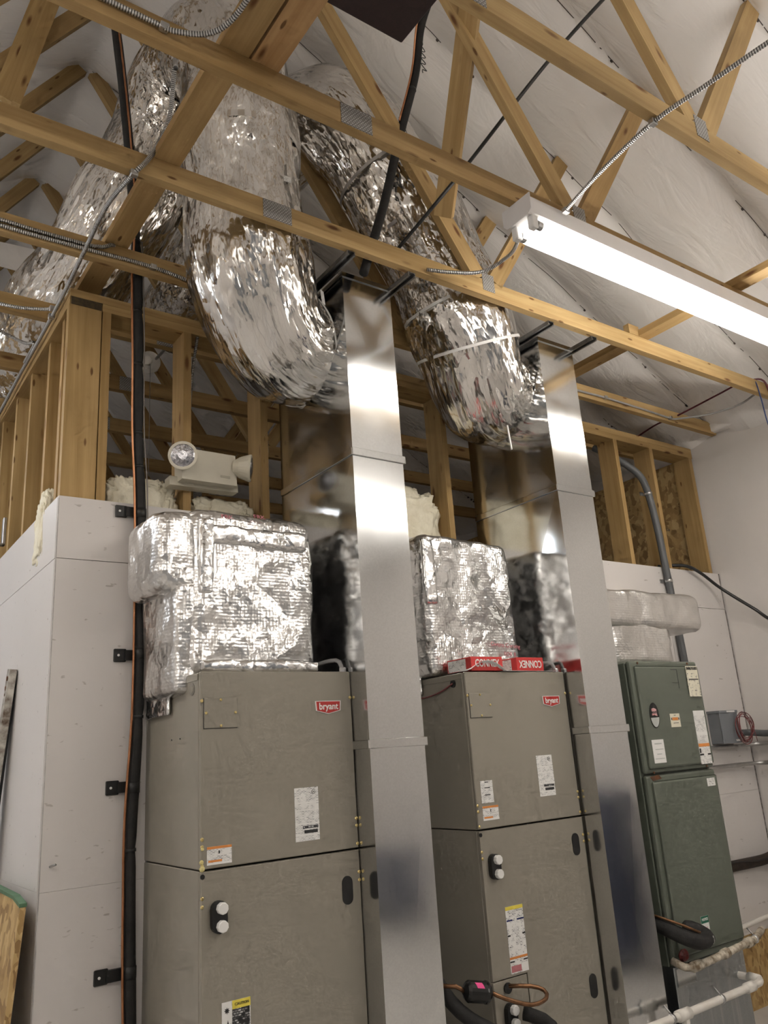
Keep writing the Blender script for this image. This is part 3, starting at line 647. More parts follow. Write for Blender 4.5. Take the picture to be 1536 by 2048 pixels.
    if kind == 1:
        o = sticker('caution_label', dl, .416, .515, .74, .893, YF-.0002, LBL2, [(.36, .0, 1, .16, YELLOWI), (.36, .16, .97, .62, LBLK), (.0, .0, .34, 1, WHITEI), (.03, .66, .2, .74, BLACKI)])
        text('caution_lettering', 'CAUTION', (.485, YF-.0026, .881), .011, (1, 0, 0), (0, 0, 1), BLACKI, o)
        def star(cx, cz, r1, r2, n, nm):
            prism(nm, [(cx+(r1 if i % 2 else r2)*math.sin(pi*i/n), YF-.0024, cz+(r1 if i % 2 else r2)*math.cos(pi*i/n)) for i in range(2*n)], (0, -.0004, 0), BLACKI, o)
        star(.433, .868, .005, .010, 8, 'burst_symbol')
        prism('flame_symbol', [(.419, YF-.0024, .805), (.426, YF-.0024, .83), (.431, YF-.0024, .82), (.436, YF-.0024, .842), (.441, YF-.0024, .822), (.446, YF-.0024, .832), (.447, YF-.0024, .805)], (0, -.0004, 0), BLACKI, o)
        for i, (dx, z) in enumerate(((.004, 1.292), (.002, 1.312), (.005, 1.352))):
            lathe('sealant_blob', [(.003, 0), (.010-.002*i, .003), (.004, .008)], (x0+dx, YF-.001, z), (0, -1, 0), FOAMY, du, 7, False)
    else:
        sticker('small_label', du, x0+.03, x0+.098, 1.388, 1.476, YF-.0002, LBL2, [(.35, .05, .65, .09, BLACKI), (.3, .3, .75, .34, BLACKI), (.3, .62, .75, .66, BLACKI)])
        sticker('long_label', dl, x0+.099, x0+.196, .742, .985, YF-.0002, LBL, [(0, 0, 1, .055, YELLOWI), (0.02, .20, .35, .225, BLUEI), (.6, .20, 1, .225, BLUEI), (.0, .23, .18, .33, WHITEI), (0, .425, .16, .45, BLACKI), (.84, .425, 1, .45, BLACKI), (0, .755, 1, .79, ORANGEI), (0, .815, .25, .835, BLACKI), (.75, .815, 1, .835, BLACKI), (.04, .885, .6, .98, gen('rose_ink', (.55, .2, .22))), (.62, .87, 1, 1, WHITEI)])
    return a
A1 = air_handler(.346, 'left taupe air handler with a yellow caution label, beside the black pipe', 1)
A2 = air_handler(1.550, 'taupe air handler in the middle with red boxes on top', 2)
# knockout rings on the left side of the first unit
for i in (0, 1): lathe('knockout', [(.022-.009*i, 0), (.022-.009*i, .001)], (.3455-.001*i, -.53, 1.872), (-1, 0, 0), gen('knockout_edge', (.2, .18, .15)) if i == 0 else AHUM, A1, 16)
for y in (-.34, -.42): lathe('side_screw', [(.003, 0), (.003, .002)], (.346, y, 1.71), (-1, 0, 0), BLACKP, A1, 6)

lathe('wire_hole', [(.018, 0), (.018, .002)], (1.5495, -.52, 1.885), (-1, 0, 0), BLACKP, A2, 14)
lathe('pipe_grommet', [(.02, 0), (.02, .006)], (1.622, YF-.0005, .70), (0, -1, 0), BLACKP, A2, 14)
# the units are 24 11/16 in wide: bring the drawn cabinets to that size
for u, loc in ((A1, (.6792, -.25, -.0269)), (A2, (1.9033, -.25, -.0269))):
    u.scale = (1.01673,)*3; u.location = loc; WO[u] = Vector(loc)
# foil wrapped supply plenums on top of the air handlers
pw = thing('wrapped_plenum', (.58, -.3, 1.925), 'crumpled foil wrapped plenum on the left air handler, bulging over its side', 'insulated plenum', 'foil wrapped plenums')
foilbox('wrap', (.366, -.455, 1.925), (.915, -.03, 2.585), .055, .016, WRAPM, pw, 1.3)
foilbox('side_flap', (.235, -.45, 2.245), (.42, -.09, 2.565), .06, .016, WRAPM, pw, 5.3)
foilbox('side_skirt', (.312, -.44, 1.865), (.42, -.088, 2.32), .03, .010, WRAPM, pw, 9.1, .016)
foilbox('tape_strip', (.41, -.477, 2.43), (.87, -.44, 2.51), .016, .010, TAPEM, pw, 3.3, .016, 8)
foilbox('tape_strip', (.395, -.477, 2.23), (.46, -.442, 2.53), .016, .008, TAPEM, pw, 6.1, .016, 8)
foilbox('tape_strip', (.40, -.48, 1.935), (.91, -.44, 1.99), .018, .012, TAPEM, pw, 4.4, .016, 8)
foilbox('tape_strip', (.343, -.30, 1.80), (.360, -.06, 1.93), .008, .005, TAPEM, pw, 2.2, .016, 8)
for i, (x, z) in enumerate(((.52, 2.515), (.66, 2.53))): text('faint_print', 'FRK', (x, -.458, z+.03), .03, (1, 0, 0), (0, .6, 1), PINKI, pw)
pw2 = thing('wrapped_plenum', (1.72, -.3, 1.925), 'foil wrapped plenum with pink lettering on the middle air handler', 'insulated plenum', 'foil wrapped plenums')
foilbox('wrap', (1.552, -.375, 1.932), (2.128, -.03, 2.61), .045, .014, WRAPM, pw2, 11.7)
foilbox('side_skirt', (1.570, -.26, 1.86), (1.588, -.1, 1.95), .006, .004, TAPEM, pw2, 2.2, .016)
foilbox('corner_tape', (1.545, -.388, 2.26), (1.627, -.35, 2.59), .02, .012, TAPEM, pw2, 7.7, .016, 8)
text('maker_lettering', 'Owens Corning', (2.015, -.390, 2.08), .030, (1, 0, -.06), (0, 0, 1), PINKI, pw2)
text('grade_lettering', 'FOR R', (2.04, -.390, 2.035), .03, (1, 0, -.04), (0, 0, 1), PINKI, pw2)

# conduit whips behind the first unit's top, and behind the second's
for x0, lab in ((.375, 'grey flexible conduit whip arching behind the left air handler top'), (1.595, 'grey flexible conduit whip arching behind the middle air handler top')):
    cw = thing('conduit_whip', (x0+.58, -.4, 1.925), lab, 'conduit')
    tube('whip', [(x0+.535, -.30, 1.93), (x0+.555, -.38, 1.972), (x0+.585, -.47, 1.985), (x0+.60, -.51, 1.975), (x0+.603, -.525, 1.93)], .009, gen('conduit_grey', (.30, .30, .30), (.24, .24, .24), 20, .45), cw, 8)
    lathe('fitting', [(.014, 0), (.014, .02), (.011, .024)], (x0+.603, -.525, 1.928), (0, 0, 1), ZINC, cw, 8)

# red screw boxes and paper
def connex(x0, x1, y, yb, z, flip, label):
    c = thing('screw_box', ((x0+x1)/2, y, z), label, 'box', 'red cardboard boxes on the air handler')
    box('carton', (x0, y, z), (x1, yb, z+.062), REDB, c, .002)
    s = -1 if flip else 1
    text('lettering', 'CONNEX', ((x0+x1)/2, y-.0012, z+.032), .047, (s, 0, 0), (0, 0, s), WHITEI, c, .72, .0008)
    V = [(x0-.0012, y+.035, z+.006), (x0-.0012, yb-.008, z+.006), (x0-.0012, yb-.008, z+.056), (x0-.0012, y+.035, z+.056)]
    mesh('end_label', V, [(0, 3, 2, 1)], LBL, c, uv=[(0, 0), (.12, 0), (.12, .05), (0, .05)])
    return c
connex(1.637, 1.828, -.552, -.385, 1.938, False, 'red box lettered upright, left of the two on the air handler')
connex(1.917, 2.092, -.552, -.405, 1.938, True, 'red box lettered upside down, right of the two on the air handler')
V, F = [], []; n = 24
for i in range(n+1):
    s = i/n; x = 1.60+s*.56; z = 1.9375+.045*max(0, math.sin((s-.02)*pi*2.6))*(s < .40); y = -.559-.012*math.sin(s*6)
    V += [(x, y-.004, z), (x, -.40, 1.9365), (x, y-.004, z-.0012), (x, -.40, 1.9350)]
for i in range(n):
    a = i*4; F += [(a, a+4, a+5, a+1), (a+2, a+3, a+7, a+6), (a, a+2, a+6, a+4)]
pp = mesh('paper_sheet', V, F, gen('white_paper', (.78, .76, .75), (.74, .72, .71), 8, .6), None, smooth=True); tag(pp, 'curled white paper lying under the red boxes', 'paper')

# low voltage wire on the second unit's left side
wt = tube('thermostat_wire', [(1.586, -.473, 1.89), (1.580, -.41, 1.866), (1.578, -.33, 1.85), (1.575, -.25, 1.845), (1.57, -.10, 1.847)], .0035, REDW, None, 6); tag(wt, 'thin red and white wire running along the middle air handler side', 'wire')
# filter drier with copper loop, black suction hose
fd = thing('filter_drier', (1.40, -.66, .74), 'black filter drier with a pink tag on the copper line', 'filter drier')
ax = Vector((.075, -.02, -.015)).normalized(); cc = Vector((1.375, -.645, .745))
lathe('drier_body', [(.012, -.012), (.030, -.002), (.038, .008), (.038, .075), (.040, .078), (.040, .085), (.036, .088), (.030, .096), (.012, .106)], cc, ax, BLACKG, fd, 20)
mesh('pink_tag', [cc+ax*a+Vector((0, -.039*math.cos(q), .039*math.sin(q))) for a in (.025, .055) for q in (.45, .75, 1.05)], [(0, 3, 4, 1), (1, 4, 5, 2)], PINKT, fd)
tube('copper_loop', [(1.47, -.67, .728), (1.52, -.70, .70), (1.62, -.73, .665), (1.71, -.72, .668), (1.735, -.685, .685), (1.70, -.65, .70), (1.63, -.60, .705)], .008, COPPERO, fd, 8)
tube('copper_tail', [(1.365, -.642, .747), (1.34, -.63, .765), (1.31, -.58, .765), (1.30, -.45, .77)], .008, COPPERO, fd, 8)
hs = tube('suction_hose', [(1.32, -.35, .90), (1.325, -.50, .80), (1.335, -.60, .71), (1.375, -.655, .655), (1.46, -.69, .60), (1.58, -.70, .53), (1.75, -.70, .47), (1.78, -.66, .545), (1.725, -.63, .585), (1.69, -.605, .60)], .026, BLACKF, None, 12); tag(hs, 'thick black insulated hose curling below the filter drier', 'insulated pipe')

# ------------------------------------------------------------------ line set on the left wall
ls = thing('line_set', (.31, -.07, .2), 'long black insulated pipe with a copper line clamped to the white wall', 'insulated pipe')
lp = [(.07, -.15, 5.3), (.115, -.15, 5.0), (.165, -.15, 4.6), (.205, -.15, 4.2), (.238, -.145, 3.8), (.262, -.12, 3.4), (.285, -.075, 3.0), (.307, -.06, 2.70), (.318, -.055, 2.28), (.319, -.05, 1.85), (.302, -.055, 1.5), (.296, -.06, 1.33), (.298, -.06, 1.1), (.303, -.06, .92), (.315, -.06, .5), (.32, -.06, .1)]
pinch = (1.33, 1.81, 2.45, 2.86, 3.0, 3.3, 3.55, 3.9)
P = smoothpath(lp, .03); zmap = lambda p: min(abs(p.z-q) for q in pinch)
tube('foam_sleeve', P, .022, BLACKF, ls, 12, raw=True, rf=lambda s, a, p: .0225-.005*math.exp(-(zmap(p)/.03)**2)+.0012*fnoise(a, p.z*6, 1))
tube('copper_line', [p+Vector((-.0285+.030*min(1, max(0, (p.z-3.7)/.4)), -.012-.014*min(1, max(0, (p.z-3.7)/.4)), 0))+Vector((.003*fnoise(p.z*3, 0, 0), 0, 0)) for p in P], .0052, COPPER, ls, 8, raw=True)
for z in pinch:
    q = min(P, key=lambda p: abs(p.z-z)); tube('tie', [q+Vector((0, 0, -.006)), q+Vector((0, 0, .006))], .0215, BLACKP, ls, 12, raw=True)
tube('control_wire', [p+Vector((.022, -.016, 0))+Vector((.006*fnoise(p.z*2, 4, 0), 0, 0)) for p in P if 2.55 < p.z < 3.9], .003, gen('wire_grey', (.25, .22, .2)), ls, 6, raw=True)
for z, dx in ((2.66, .0), (2.058, 0), (1.555, 0), (.913, -.02)):
    q = min(P, key=lambda p: abs(p.z-z)); x = q.x-.072+dx
    c = box('pipe_clamp', (x-.022, -.022, z-.026), (x+.028, -.0125, z+.026), BLACKP, ls, .003)
    tube('clamp_strap', [q+Vector((0, 0, -.02)), q+Vector((0, 0, .02))], .0245, BLACKP, c, 12, raw=True)
    box('clamp_arm', (x+.02, -.032, z-.02), (q.x-.015, -.016, z+.02), BLACKP, c)
    lathe('screw', [(.005, 0), (.005, .003)], (x-.004, -.022, z), (0, -1, 0), WHITEP, c, 8)
ls2 = thing('line_set', (1.2, -.745, 3.7), 'black insulated pipe with a copper line hanging in front of the right flexible duct', 'insulated pipe')
lp2 = [(1.29, -1.22, 5.10), (1.304, -1.08, 5.04), (1.318, -.98, 4.959), (1.347, -.88, 4.787), (1.285, -.80, 4.463), (1.198, -.755, 4.088), (1.105, -.742, 3.80), (1.06, -.735, 3.66)]
P = smoothpath(lp2, .03)
tube('foam_sleeve', P, .021, BLACKF, ls2, 10, raw=True); tube('copper_line', [p+Vector((-.027, -.008, 0)) for p in P if p.z > 4.5], .005, COPPER, ls2, 8, raw=True)
for z in (4.92, 4.72): q = min(P, key=lambda p: abs(p.z-z)); tube('tie', [q+Vector((0, 0, -.006)), q+Vector((0, 0, .006))], .023, BLACKP, ls2, 10, raw=True)
CW = [(1.365+.02*math.sin(k*1.9), -.93-.004*math.cos(k*2.1), 4.92-.012*k) for k in range(14)]
tube('loose_wire', CW, .0022, BLACKP, ls2, 5, step=.008)
rd = tube('hanging_rod', [(1.235, -.75, 3.82), (1.355, -1.1, 4.049), (1.617, -1.5, 4.507), (1.95, -1.82, 4.97)], .0085, BLACKP, None, 8); tag(rd, 'straight thin black rod slanting up between the trusses', 'rod')
hp = thing('ceiling_panel', (.3, -2.0, 3.8), 'dark brown flat panel resting on the chords at the top of the photo', 'panel')
box('casing', (-.05, -2.36, 3.80), (.57, -1.706, 3.93), DARKB, hp, .004); box('bottom_sheet', (-.035, -2.345, 3.795), (.555, -1.72, 3.80), DARKB, hp)

# ------------------------------------------------------------------ emergency light
em = thing('emergency_light', (.6, -.06, 2.8), 'ivory emergency light with two round lamp heads on a stud', 'emergency light')
V = []; pts = [(.470, 2.960), (.728, 2.960), (.735, 2.815), (.475, 2.815)]
prism('housing', [(x, -.10, z) for x, z in pts], (0, .085, 0), IVORY, em)
prism('back_tray', [(.440, -.045, 2.84), (.765, -.045, 2.845), (.765, -.045, 2.805), (.440, -.045, 2.80)], (0, .06, 0), IVORY, em)
box('nameplate', (.655, -.1015, 2.845), (.70, -.1, 2.856), gen('ivory_shade', (.5, .46, .36)), em)
def head(c, d):
    d = Vector(d).normalized(); c = Vector(c)
    h = lathe('lamp_head', [(.016, -.075), (.030, -.072), (.048, -.045), (.060, -.010), (.063, 0), (.063, .008), (.058, .009)], c, d, IVORY, em, 28)
    lathe('lens', [(.057, .0), (.057, .006), (.045, .012), (.02, .016)], c, d, LENS, h, 28)
    return h
head((.458, -.15, 2.90), (-.42, -.85, -.12)); head((.785, -.125, 2.90), (.86, -.50, -.10))
tube('neck', [(.735, -.05, 2.89), (.715, -.06, 2.89), (.70, -.06, 2.89)], .014, IVORY, em, 10, raw=True)
tube('neck', [(.485, -.09, 2.90), (.50, -.06, 2.90)], .014, IVORY, em, 10, raw=True)

# porcelain lamp holder with pull chain
lh = thing('lamp_socket', (.60, .70, 3.72), 'white porcelain lamp holder with a pull chain behind the studs', 'lamp holder')
lathe('base', [(.062, 0), (.062, .012), (.045, .03), (.026, .04), (.026, .07), (.020, .072)], (.62, .76, 3.80), (-.45, -.75, -.25), WHITEP, lh, 24)
lathe('outlet_box', [(.05, -.05), (.055, -.045), (.055, -.002)], (.62, .76, 3.80), (-.45, -.75, -.25), ZINC, lh, 8)
tube('support_arm', [(.64, .79, 3.81), (.64, .6, 3.80), (.64, .415, 3.80)], .008, ZINC, lh, 8)
tube('pull_chain', [(.605, .70, 3.76), (.605, .70, 3.1)], .0018, ZINC, lh, 5, raw=True)

# ------------------------------------------------------------------ cables
def cable(path, r, label, mat=MCM, name='armoured_cable', clips=(), cat='cable'):
    o = thing(name, path[0], label, cat, 'armoured cables' if mat is MCM else None); tube('sheath', path, r, mat, o, 10, .02)
    for c in clips: box('clip', (c[0]-.014, c[1]-.012, c[2]-.012), (c[0]+.014, c[1]+.012, c[2]+.012), ZINC, o, .003)
    return o
cable([(-.60, -1.412, 3.755), (-.293, -1.415, 3.75), (-.136, -1.418, 3.745), (-.09, -1.428, 3.735), (.0, -1.47, 3.735), (.05, -1.54, 3.75), (.075, -1.66, 3.79), (.08, -1.75, 3.86)], .0085, 'armoured cable clipped to the tube light chord at the top left', clips=[(-.112, -1.418, 3.745)])
cable([(.10, -.96, 4.10), (.12, -.90, 4.20), (.135, -.85, 4.18), (.13, -.82, 4.0), (.085, -.82, 3.85), (.04, -.828, 3.75), (.0, -.82, 3.69), (-.03, -.60, 3.685), (-.02, -.25, 3.688), (-.02, .2, 3.65), (-.022, .9, 3.635), (-.022, 1.4, 3.62), (-.022, 2.5, 3.62)], .009, 'armoured cable looping down over the chord to the left wall plate', clips=[(.0, -.82, 3.69), (-.022, .25, 3.648)])
cable([(-.9, -.229, 3.73), (-.337, -.229, 3.722), (-.205, -.229, 3.722), (.034, -.229, 3.728), (.272, -.229, 3.733), (.50, -.229, 3.71)], .0085, 'armoured cable along the lower edge of the chord left of the flexible duct', clips=[(.285, -.229, 3.733)])
cable([(-.9, -.229, 3.755), (-.337, -.229, 3.748), (-.205, -.229, 3.745), (.034, -.229, 3.752), (.11, -.22, 3.79), (.16, -.12, 3.80)], .0085, 'shorter armoured cable above another on the same chord, left edge')
cable([(1.56, -1.478, 3.69), (1.503, -1.712, 3.69), (1.465, -1.987, 3.692), (1.479, -2.205, 3.69), (1.50, -2.45, 3.69), (1.55, -2.9, 3.69)], .0085, 'armoured cable rising from the tube light toward the top right', clips=[(1.465, -1.985, 3.692), (1.562, -1.482, 3.69)])
cable([(1.45, -1.325, 3.66), (1.53, -1.22, 3.672), (1.575, -1.12, 3.69), (1.554, -.98, 3.69), (1.44, -.90, 3.695), (1.35, -.83, 3.72)], .0085, 'short armoured cable sagging from the left end of the tube light')
cable([(2.56, -.229, 3.735), (3.048, -.229, 3.735), (3.304, -.229, 3.74), (3.7, -.229, 3.735), (3.989, -.229, 3.728), (4.06, -.25, 3.73), (4.195, -.406, 3.73), (4.249, -.602, 3.735), (4.24, -.74, 3.76), (4.3, -.9, 3.80)], .007, 'grey cable along the chord at the right, above the bare studs', gen('cable_grey', (.38, .36, .35), (.3, .29, .28), 30, .4), 'electric_cable', [(3.304, -.23, 3.74), (3.989, -.23, 3.728)])
cable([(4.1, .35, 3.70), (4.1, .257, 3.719), (4.1, -.025, 3.772), (4.1, -.195, 3.772), (4.1, -.55, 3.80), (4.1, -.70, 3.81), (4.15, -.83, 3.80), (4.2, -.84, 3.70), (4.21, -.84, 3.53)], .006, 'maroon cable bundle sagging under the lining at the right eave', PURW, 'electric_cable')
cable([(4.1, -.74, 3.80), (4.1, -.81, 3.79), (4.1, -.828, 3.65), (4.1, -.835, 3.5), (4.13, -.84, 3.35)], .004, 'thin blue wire dangling by the right wall top', BLUEW, 'electric_cable')
cable([(-.40, .38, 3.74), (-.2, .30, 3.68), (-.08, .24, 3.665), (-.03, .20, 3.66)], .008, 'armoured cable running onto the left wall plate from the left edge', clips=[(-.03, .2, 3.66)])
cable([(-.30, .66, 3.80), (-.16, .70, 3.76), (-.06, .62, 3.68), (-.03, .55, 3.65), (-.03, .75, 3.64)], .008, 'dark armoured cable drooping to the left wall plate, lower of two')
cable([(.60, .03, 3.60), (.60, .10, 3.4), (.585, .1, 3.0), (.62, .02, 2.93), (.68, -.02, 2.945)], .007, 'armoured cable feeding the emergency light along its stud')
gc = thing('grey_conduit', (3.9, -.04, 2.0), 'grey plastic conduit bending up from behind the foil duct', 'conduit')
tube('pipe', [(3.66, .20, 3.60), (3.69, .06, 3.48), (3.78, -.03, 3.36), (3.85, -.04, 3.25), (3.895, -.04, 3.0), (3.918, -.04, 2.678), (3.935, -.04, 2.4), (3.955, -.04, 1.9)], .024, GREYPVC, gc, 12)
for x, z in ((3.862, 3.21), (3.926, 2.60)):
    c = tube('pipe_strap', [(x-.001, -.04, z-.012), (x+.001, -.04, z+.012)], .027, ZINC, gc, 12, raw=True); box('strap_foot', (x-.06, -.018, z-.012), (x-.02, -.0125, z+.012), ZINC, c)
cable([(4.03, .1, 2.74), (4.14, -.03, 2.725), (4.27, -.06, 2.68), (4.45, -.09, 2.57), (4.52, -.26, 2.40), (4.54, -.40, 2.28), (4.55, -.8, 2.1)], .011, 'black cable hanging from the bare studs across the right wall', BLACKP, 'black_cable')

# ------------------------------------------------------------------ green furnace group
gf = thing('furnace', (2.92, -.33, .585), 'dark green furnace cabinet with paper labels at the right', 'furnace')
GX0, GX1, GY = 2.634, 3.208, -.62
box('cabinet', (GX0, GY+.03, .585), (GX1, -.06, 1.975), GREENM, gf, .004)
ud = box('upper_door', (GX0+.002, GY, 1.432), (GX1-.002, GY+.029, 1.982), GREENM, gf, .012, 2)
box('raised_panel', (GX0+.03, GY-.012, 1.452), (GX1-.012, GY+.002, 1.955), GREENM, ud, .011, 2)
ld = box('lower_door', (GX0+.002, GY, .588), (GX1-.002, GY+.029, 1.424), GREENM, gf, .012, 2)
box('raised_panel', (GX0+.035, GY-.012, .62), (GX1-.012, GY+.002, 1.395), GREENM, ld, .011, 2)
FY = GY-.0122
for x, z in ((2.70, 1.97), (3.12, 1.97), (2.70, 1.435), (3.14, 1.44)): lathe('rusty_screw', [(.006, 0), (.006, .003)], (x, GY-.0005, z), (0, -1, 0), RUSTY, ud, 8)
multi('scored_line', [((2.95, FY-.0006, 1.935), (3.0, FY, 1.938)), ((3.0, FY-.0006, 1.84), (3.003, FY, 1.938)), ((2.95, FY-.0006, 1.868), (3.0, FY, 1.8695))], BLACKI, ud)
ov = prism('oval_emblem', [(2.757+.037*math.sin(2*pi*k/32), FY, 1.708+.062*math.cos(2*pi*k/32)) for k in range(32)], (0, -.002, 0), BLACKG, ud)
prism('emblem_lower', [(2.757+.034*math.sin(a), FY-.0021, 1.708+.058*math.cos(a)) for a in [1.75+k*(2.75)/16 for k in range(17)]], (0, -.0005, 0), SILVI, ov)
prism('emblem_flag', [(2.738, FY-.0023, 1.74), (2.757, FY-.0023, 1.744), (2.776, FY-.0023, 1.737), (2.778, FY-.0023, 1.703), (2.757, FY-.0023, 1.709), (2.738, FY-.0023, 1.707)], (0, -.0005, 0), gen('emblem_red', (.5, .12, .12), (.75, .6, .6), 120, .4), ov)
text('emblem_lettering', 'RUUD', (2.758, FY-.0032, 1.722), .016, (1, 0, .05), (0, 0, 1), BLACKI, ov, .95, .0003)
o = sticker('danger_label', ud, 2.882, 2.962, 1.645, 1.712, FY, CREAM, [(.2, .28, .8, .5, ORANGEI), (.08, .30, .17, .48, BLACKI), (.83, .30, .92, .48, BLACKI), (.25, .68, .8, .72, BLACKI), (.4, .1, .6, .14, BLACKI)])
o = sticker('energy_guide', ud, 3.076, 3.178, 1.795, 1.955, FY-.004, LBLC, [(.0, .0, 1, .14, CREAM), (0, .16, 1, .22, CREAM), (.12, .42, .95, .455, BLACKI), (0, .64, 1, .68, CREAM)])
text('guide_lettering', 'ENERGYGUIDE', (3.127, FY-.0064, 1.942), .0195, (1, 0, 0), (0, 0, 1), BLACKI, o, .72, .0007)
sticker('spec_label', ud, 3.082, 3.178, 1.452, 1.722, FY, LBL2, [(.0, .0, 1, .10, WHITEI), (0, .40, 1, .47, WHITEI), (0, .62, 1, .68, ORANGEI), (.03, .71, .16, .79, BLACKI), (0, .81, .35, .84, BLACKI), (.7, .81, 1, .84, BLACKI)])
sticker('note_label', ud, 2.703, 2.797, 1.478, 1.59, FY, WHITEI, [(.2, .15, .8, .2, SILVI), (.2, .4, .9, .43, SILVI), (.3, .6, .7, .64, SILVI), (.1, .8, .9, .83, SILVI)])
sticker('note_label', ld, 3.103, 3.172, 1.342, 1.381, FY, LBL)
o = sticker('notice_label', ld, 2.865, 2.925, .655, .765, FY, WHITEI, [(0, 0, 1, .28, GREENI), (.2, .45, .8, .47, PINKI), (.2, .6, .8, .62, PINKI), (.2, .75, .7, .77, PINKI)])
text('notice_lettering', 'NOTICE', (2.895, FY-.0024, .75), .015, (1, 0, 0), (0, 0, 1), WHITEI, o, .85, .0004)
prism('rust_stain', [(GX0+.03, GY-.001, 1.418), (GX0+.10, GY-.001, 1.424), (GX0+.12, GY-.001, 1.405), (GX0+.05, GY-.001, 1.398)], (0, -.0005, 0), RUSTY, ld)
sp = thing('galvanised_plenum', (2.92, -.33, 0), 'streaked galvanised plenum box under the green furnace', 'plenum')
box('plenum', (GX0+.012, GY+.015, 0), (GX1-.004, -.06, .584), GALVD, sp, .003)
box('plenum_patch', (GX0+.022, GY+.009, .50), (GX0+.16, GY+.0149, .575), GALV, sp)
td = thing('foil_tee_duct', (3.1, -.3, 1.98), 'foil wrapped tee duct on top of the green furnace', 'insulated duct')
foilbox('neck', (2.69, -.50, 1.977), (3.20, -.14, 2.24), .04, .016, TEEM, td, 21.)
foilbox('cross_duct', (2.555, -.52, 2.175), (3.515, -.12, 2.395), .05, .014, TEEM, td, 25.)
foilbox('corner_tape', (3.15, -.46, 2.08), (3.26, -.18, 2.2), .03, .012, TEEM, td, 27., .016)
# condensate pipes
def pvc(path, r, label, mat, fittings, clampx=()):
    o = thing('drain_pipe', path[0], label, 'pipe', 'white condensate pipes'); tube('pipe', path, r, mat, o, 12, .02)
    for a, b_, rr in fittings: tube('fitting', [a, b_], rr, PVC if mat is PVC else PVCD, o, 12, raw=True)
    for c in clampx:
        k = tube('hose_clamp', [(c[0]-.008, c[1], c[2]), (c[0]+.008, c[1], c[2])], r+.003, ZINC, o, 12, raw=True); tube('clamp_hanger', [(c[0], c[1], c[2]+r), (c[0]-.004, c[1]+.03, c[2]+r+.03)], .004, ZINC, k, 6, raw=True)
    return o
pvc([(2.62, -.625, .62), (2.63, -.68, .60), (2.68, -.70, .597), (2.75, -.70, .598), (2.9, -.70, .607), (3.05, -.70, .617), (3.18, -.69, .622), (3.40, -.60, .62)], .017, 'dirty white drain pipe along the foot of the green furnace', PVCD, [((2.66, -.70, .597), (2.72, -.70, .598), .023), ((2.90, -.70, .607), (2.935, -.70, .609), .023), ((3.10, -.698, .619), (3.15, -.695, .621), .023)], [(3.19, -.688, .622)])
pvc([(2.20, -.75, .455), (2.50, -.75, .455), (2.75, -.75, .458), (2.98, -.75, .462), (3.09, -.74, .462), (3.13, -.68, .462), (3.14, -.45, .462)], .017, 'clean white drain pipe crossing in front of the galvanised plenum', PVC, [((2.44, -.75, .455), (2.52, -.75, .455), .024), ((2.96, -.75, .461), (3.02, -.75, .462), .023), ((3.12, -.72, .462), (3.134, -.66, .462), .023)], [(2.76, -.75, .458), (2.40, -.75, .455)])
pvc([(2.49, -.75, .45), (2.49, -.75, .2), (2.49, -.75, .03)], .017, 'short upright white pipe dropping from the clean drain pipe', PVC, [])
pvc([(3.30, -.15, .46), (3.8, -.15, .49), (4.3, -.15, .52), (4.5, -.15, .53)], .014, 'thin white pipe along the bare sheathing at the right edge', PVC, [])
sh = thing('furnace_hose', (2.6, -.68, .7), 'black insulated refrigerant hose bending into the green furnace', 'insulated pipe')
tube('hose', [(2.595, -.40, .82), (2.595, -.56, .78), (2.61, -.66, .745), (2.65, -.71, .715), (2.71, -.725, .695), (2.775, -.72, .70), (2.79, -.68, .715), (2.76, -.65, .735), (2.74, -.62, .735)], .034, BLACKF, sh, 12)
tube('copper_line', [(2.57, -.45, .83), (2.58, -.60, .81), (2.63, -.70, .775), (2.70, -.74, .738)], .006, COPPERO, sh, 8)
tube('wire_tie', [(2.768, -.724, .698), (2.778, -.722, .70)], .031, ZINC, sh, 12, raw=True)
rv = thing('red_fitting', (2.67, -.63, .6), 'small red rusty fitting below the black hose', 'fitting')
lathe('body', [(.024, 0), (.03, .01), (.022, .022), (.01, .03)], (2.685, -.633, .635), (-.1, -1, -.2), gen('dull_red', (.22, .03, .025), (.1, .02, .02), 40, .5), rv, 12); lathe('stem', [(.01, 0), (.01, .02)], (2.668, -.633, .60), (-.2, -1, 0), BLACKP, rv, 10)

# things on the wall right of the furnace
eb = thing('junction_box', (4.25, -.05, 1.53), 'grey steel junction box on the wall beside the furnace', 'electrical box')
box('box_body', (4.135, -.10, 1.53), (4.33, -.0125, 1.735), GREYBOX, eb, .003); box('cover', (4.13, -.106, 1.528), (4.335, -.10, 1.725), GREYBOX, eb, .003)
box('top_lip', (4.128, -.11, 1.722), (4.337, -.0125, 1.738), GREYBOX, eb, .002)
sticker('box_label', eb, 4.21, 4.30, 1.725, 1.735, -.1102, WHITEI); sticker('box_label', eb, 4.27, 4.32, 1.54, 1.552, -.1062, LBL)
rc = thing('wire_coil', (4.36, -.13, 1.52), 'loose coil of thin red wire hanging by the grey box', 'wire coil')
for k in range(7):
    cx, cz, r1, r2, ph = 4.345+random.uniform(-.012, .02), 1.625+random.uniform(-.012, .012), random.uniform(.06, .10), random.uniform(.075, .105), random.random()*6
    tube('wire_loop', [(cx+r1*math.cos(a+ph), -.13-.012*k/7-.006*math.sin(a*2+k), cz+r2*math.sin(a+ph)) for a in [2*pi*q/14 for q in range(14)]], .0025, REDW, rc, 5, .02)
tube('wire_end', [(4.36, -.13, 1.71), (4.43, -.14, 1.64), (4.44, -.15, 1.53)], .0022, REDW, rc, 5)
def pipe(path, r, label, mat, name='wall_conduit'):
    o = tube(name, path, r, mat, None, 12); tag(o, label, 'conduit'); return o
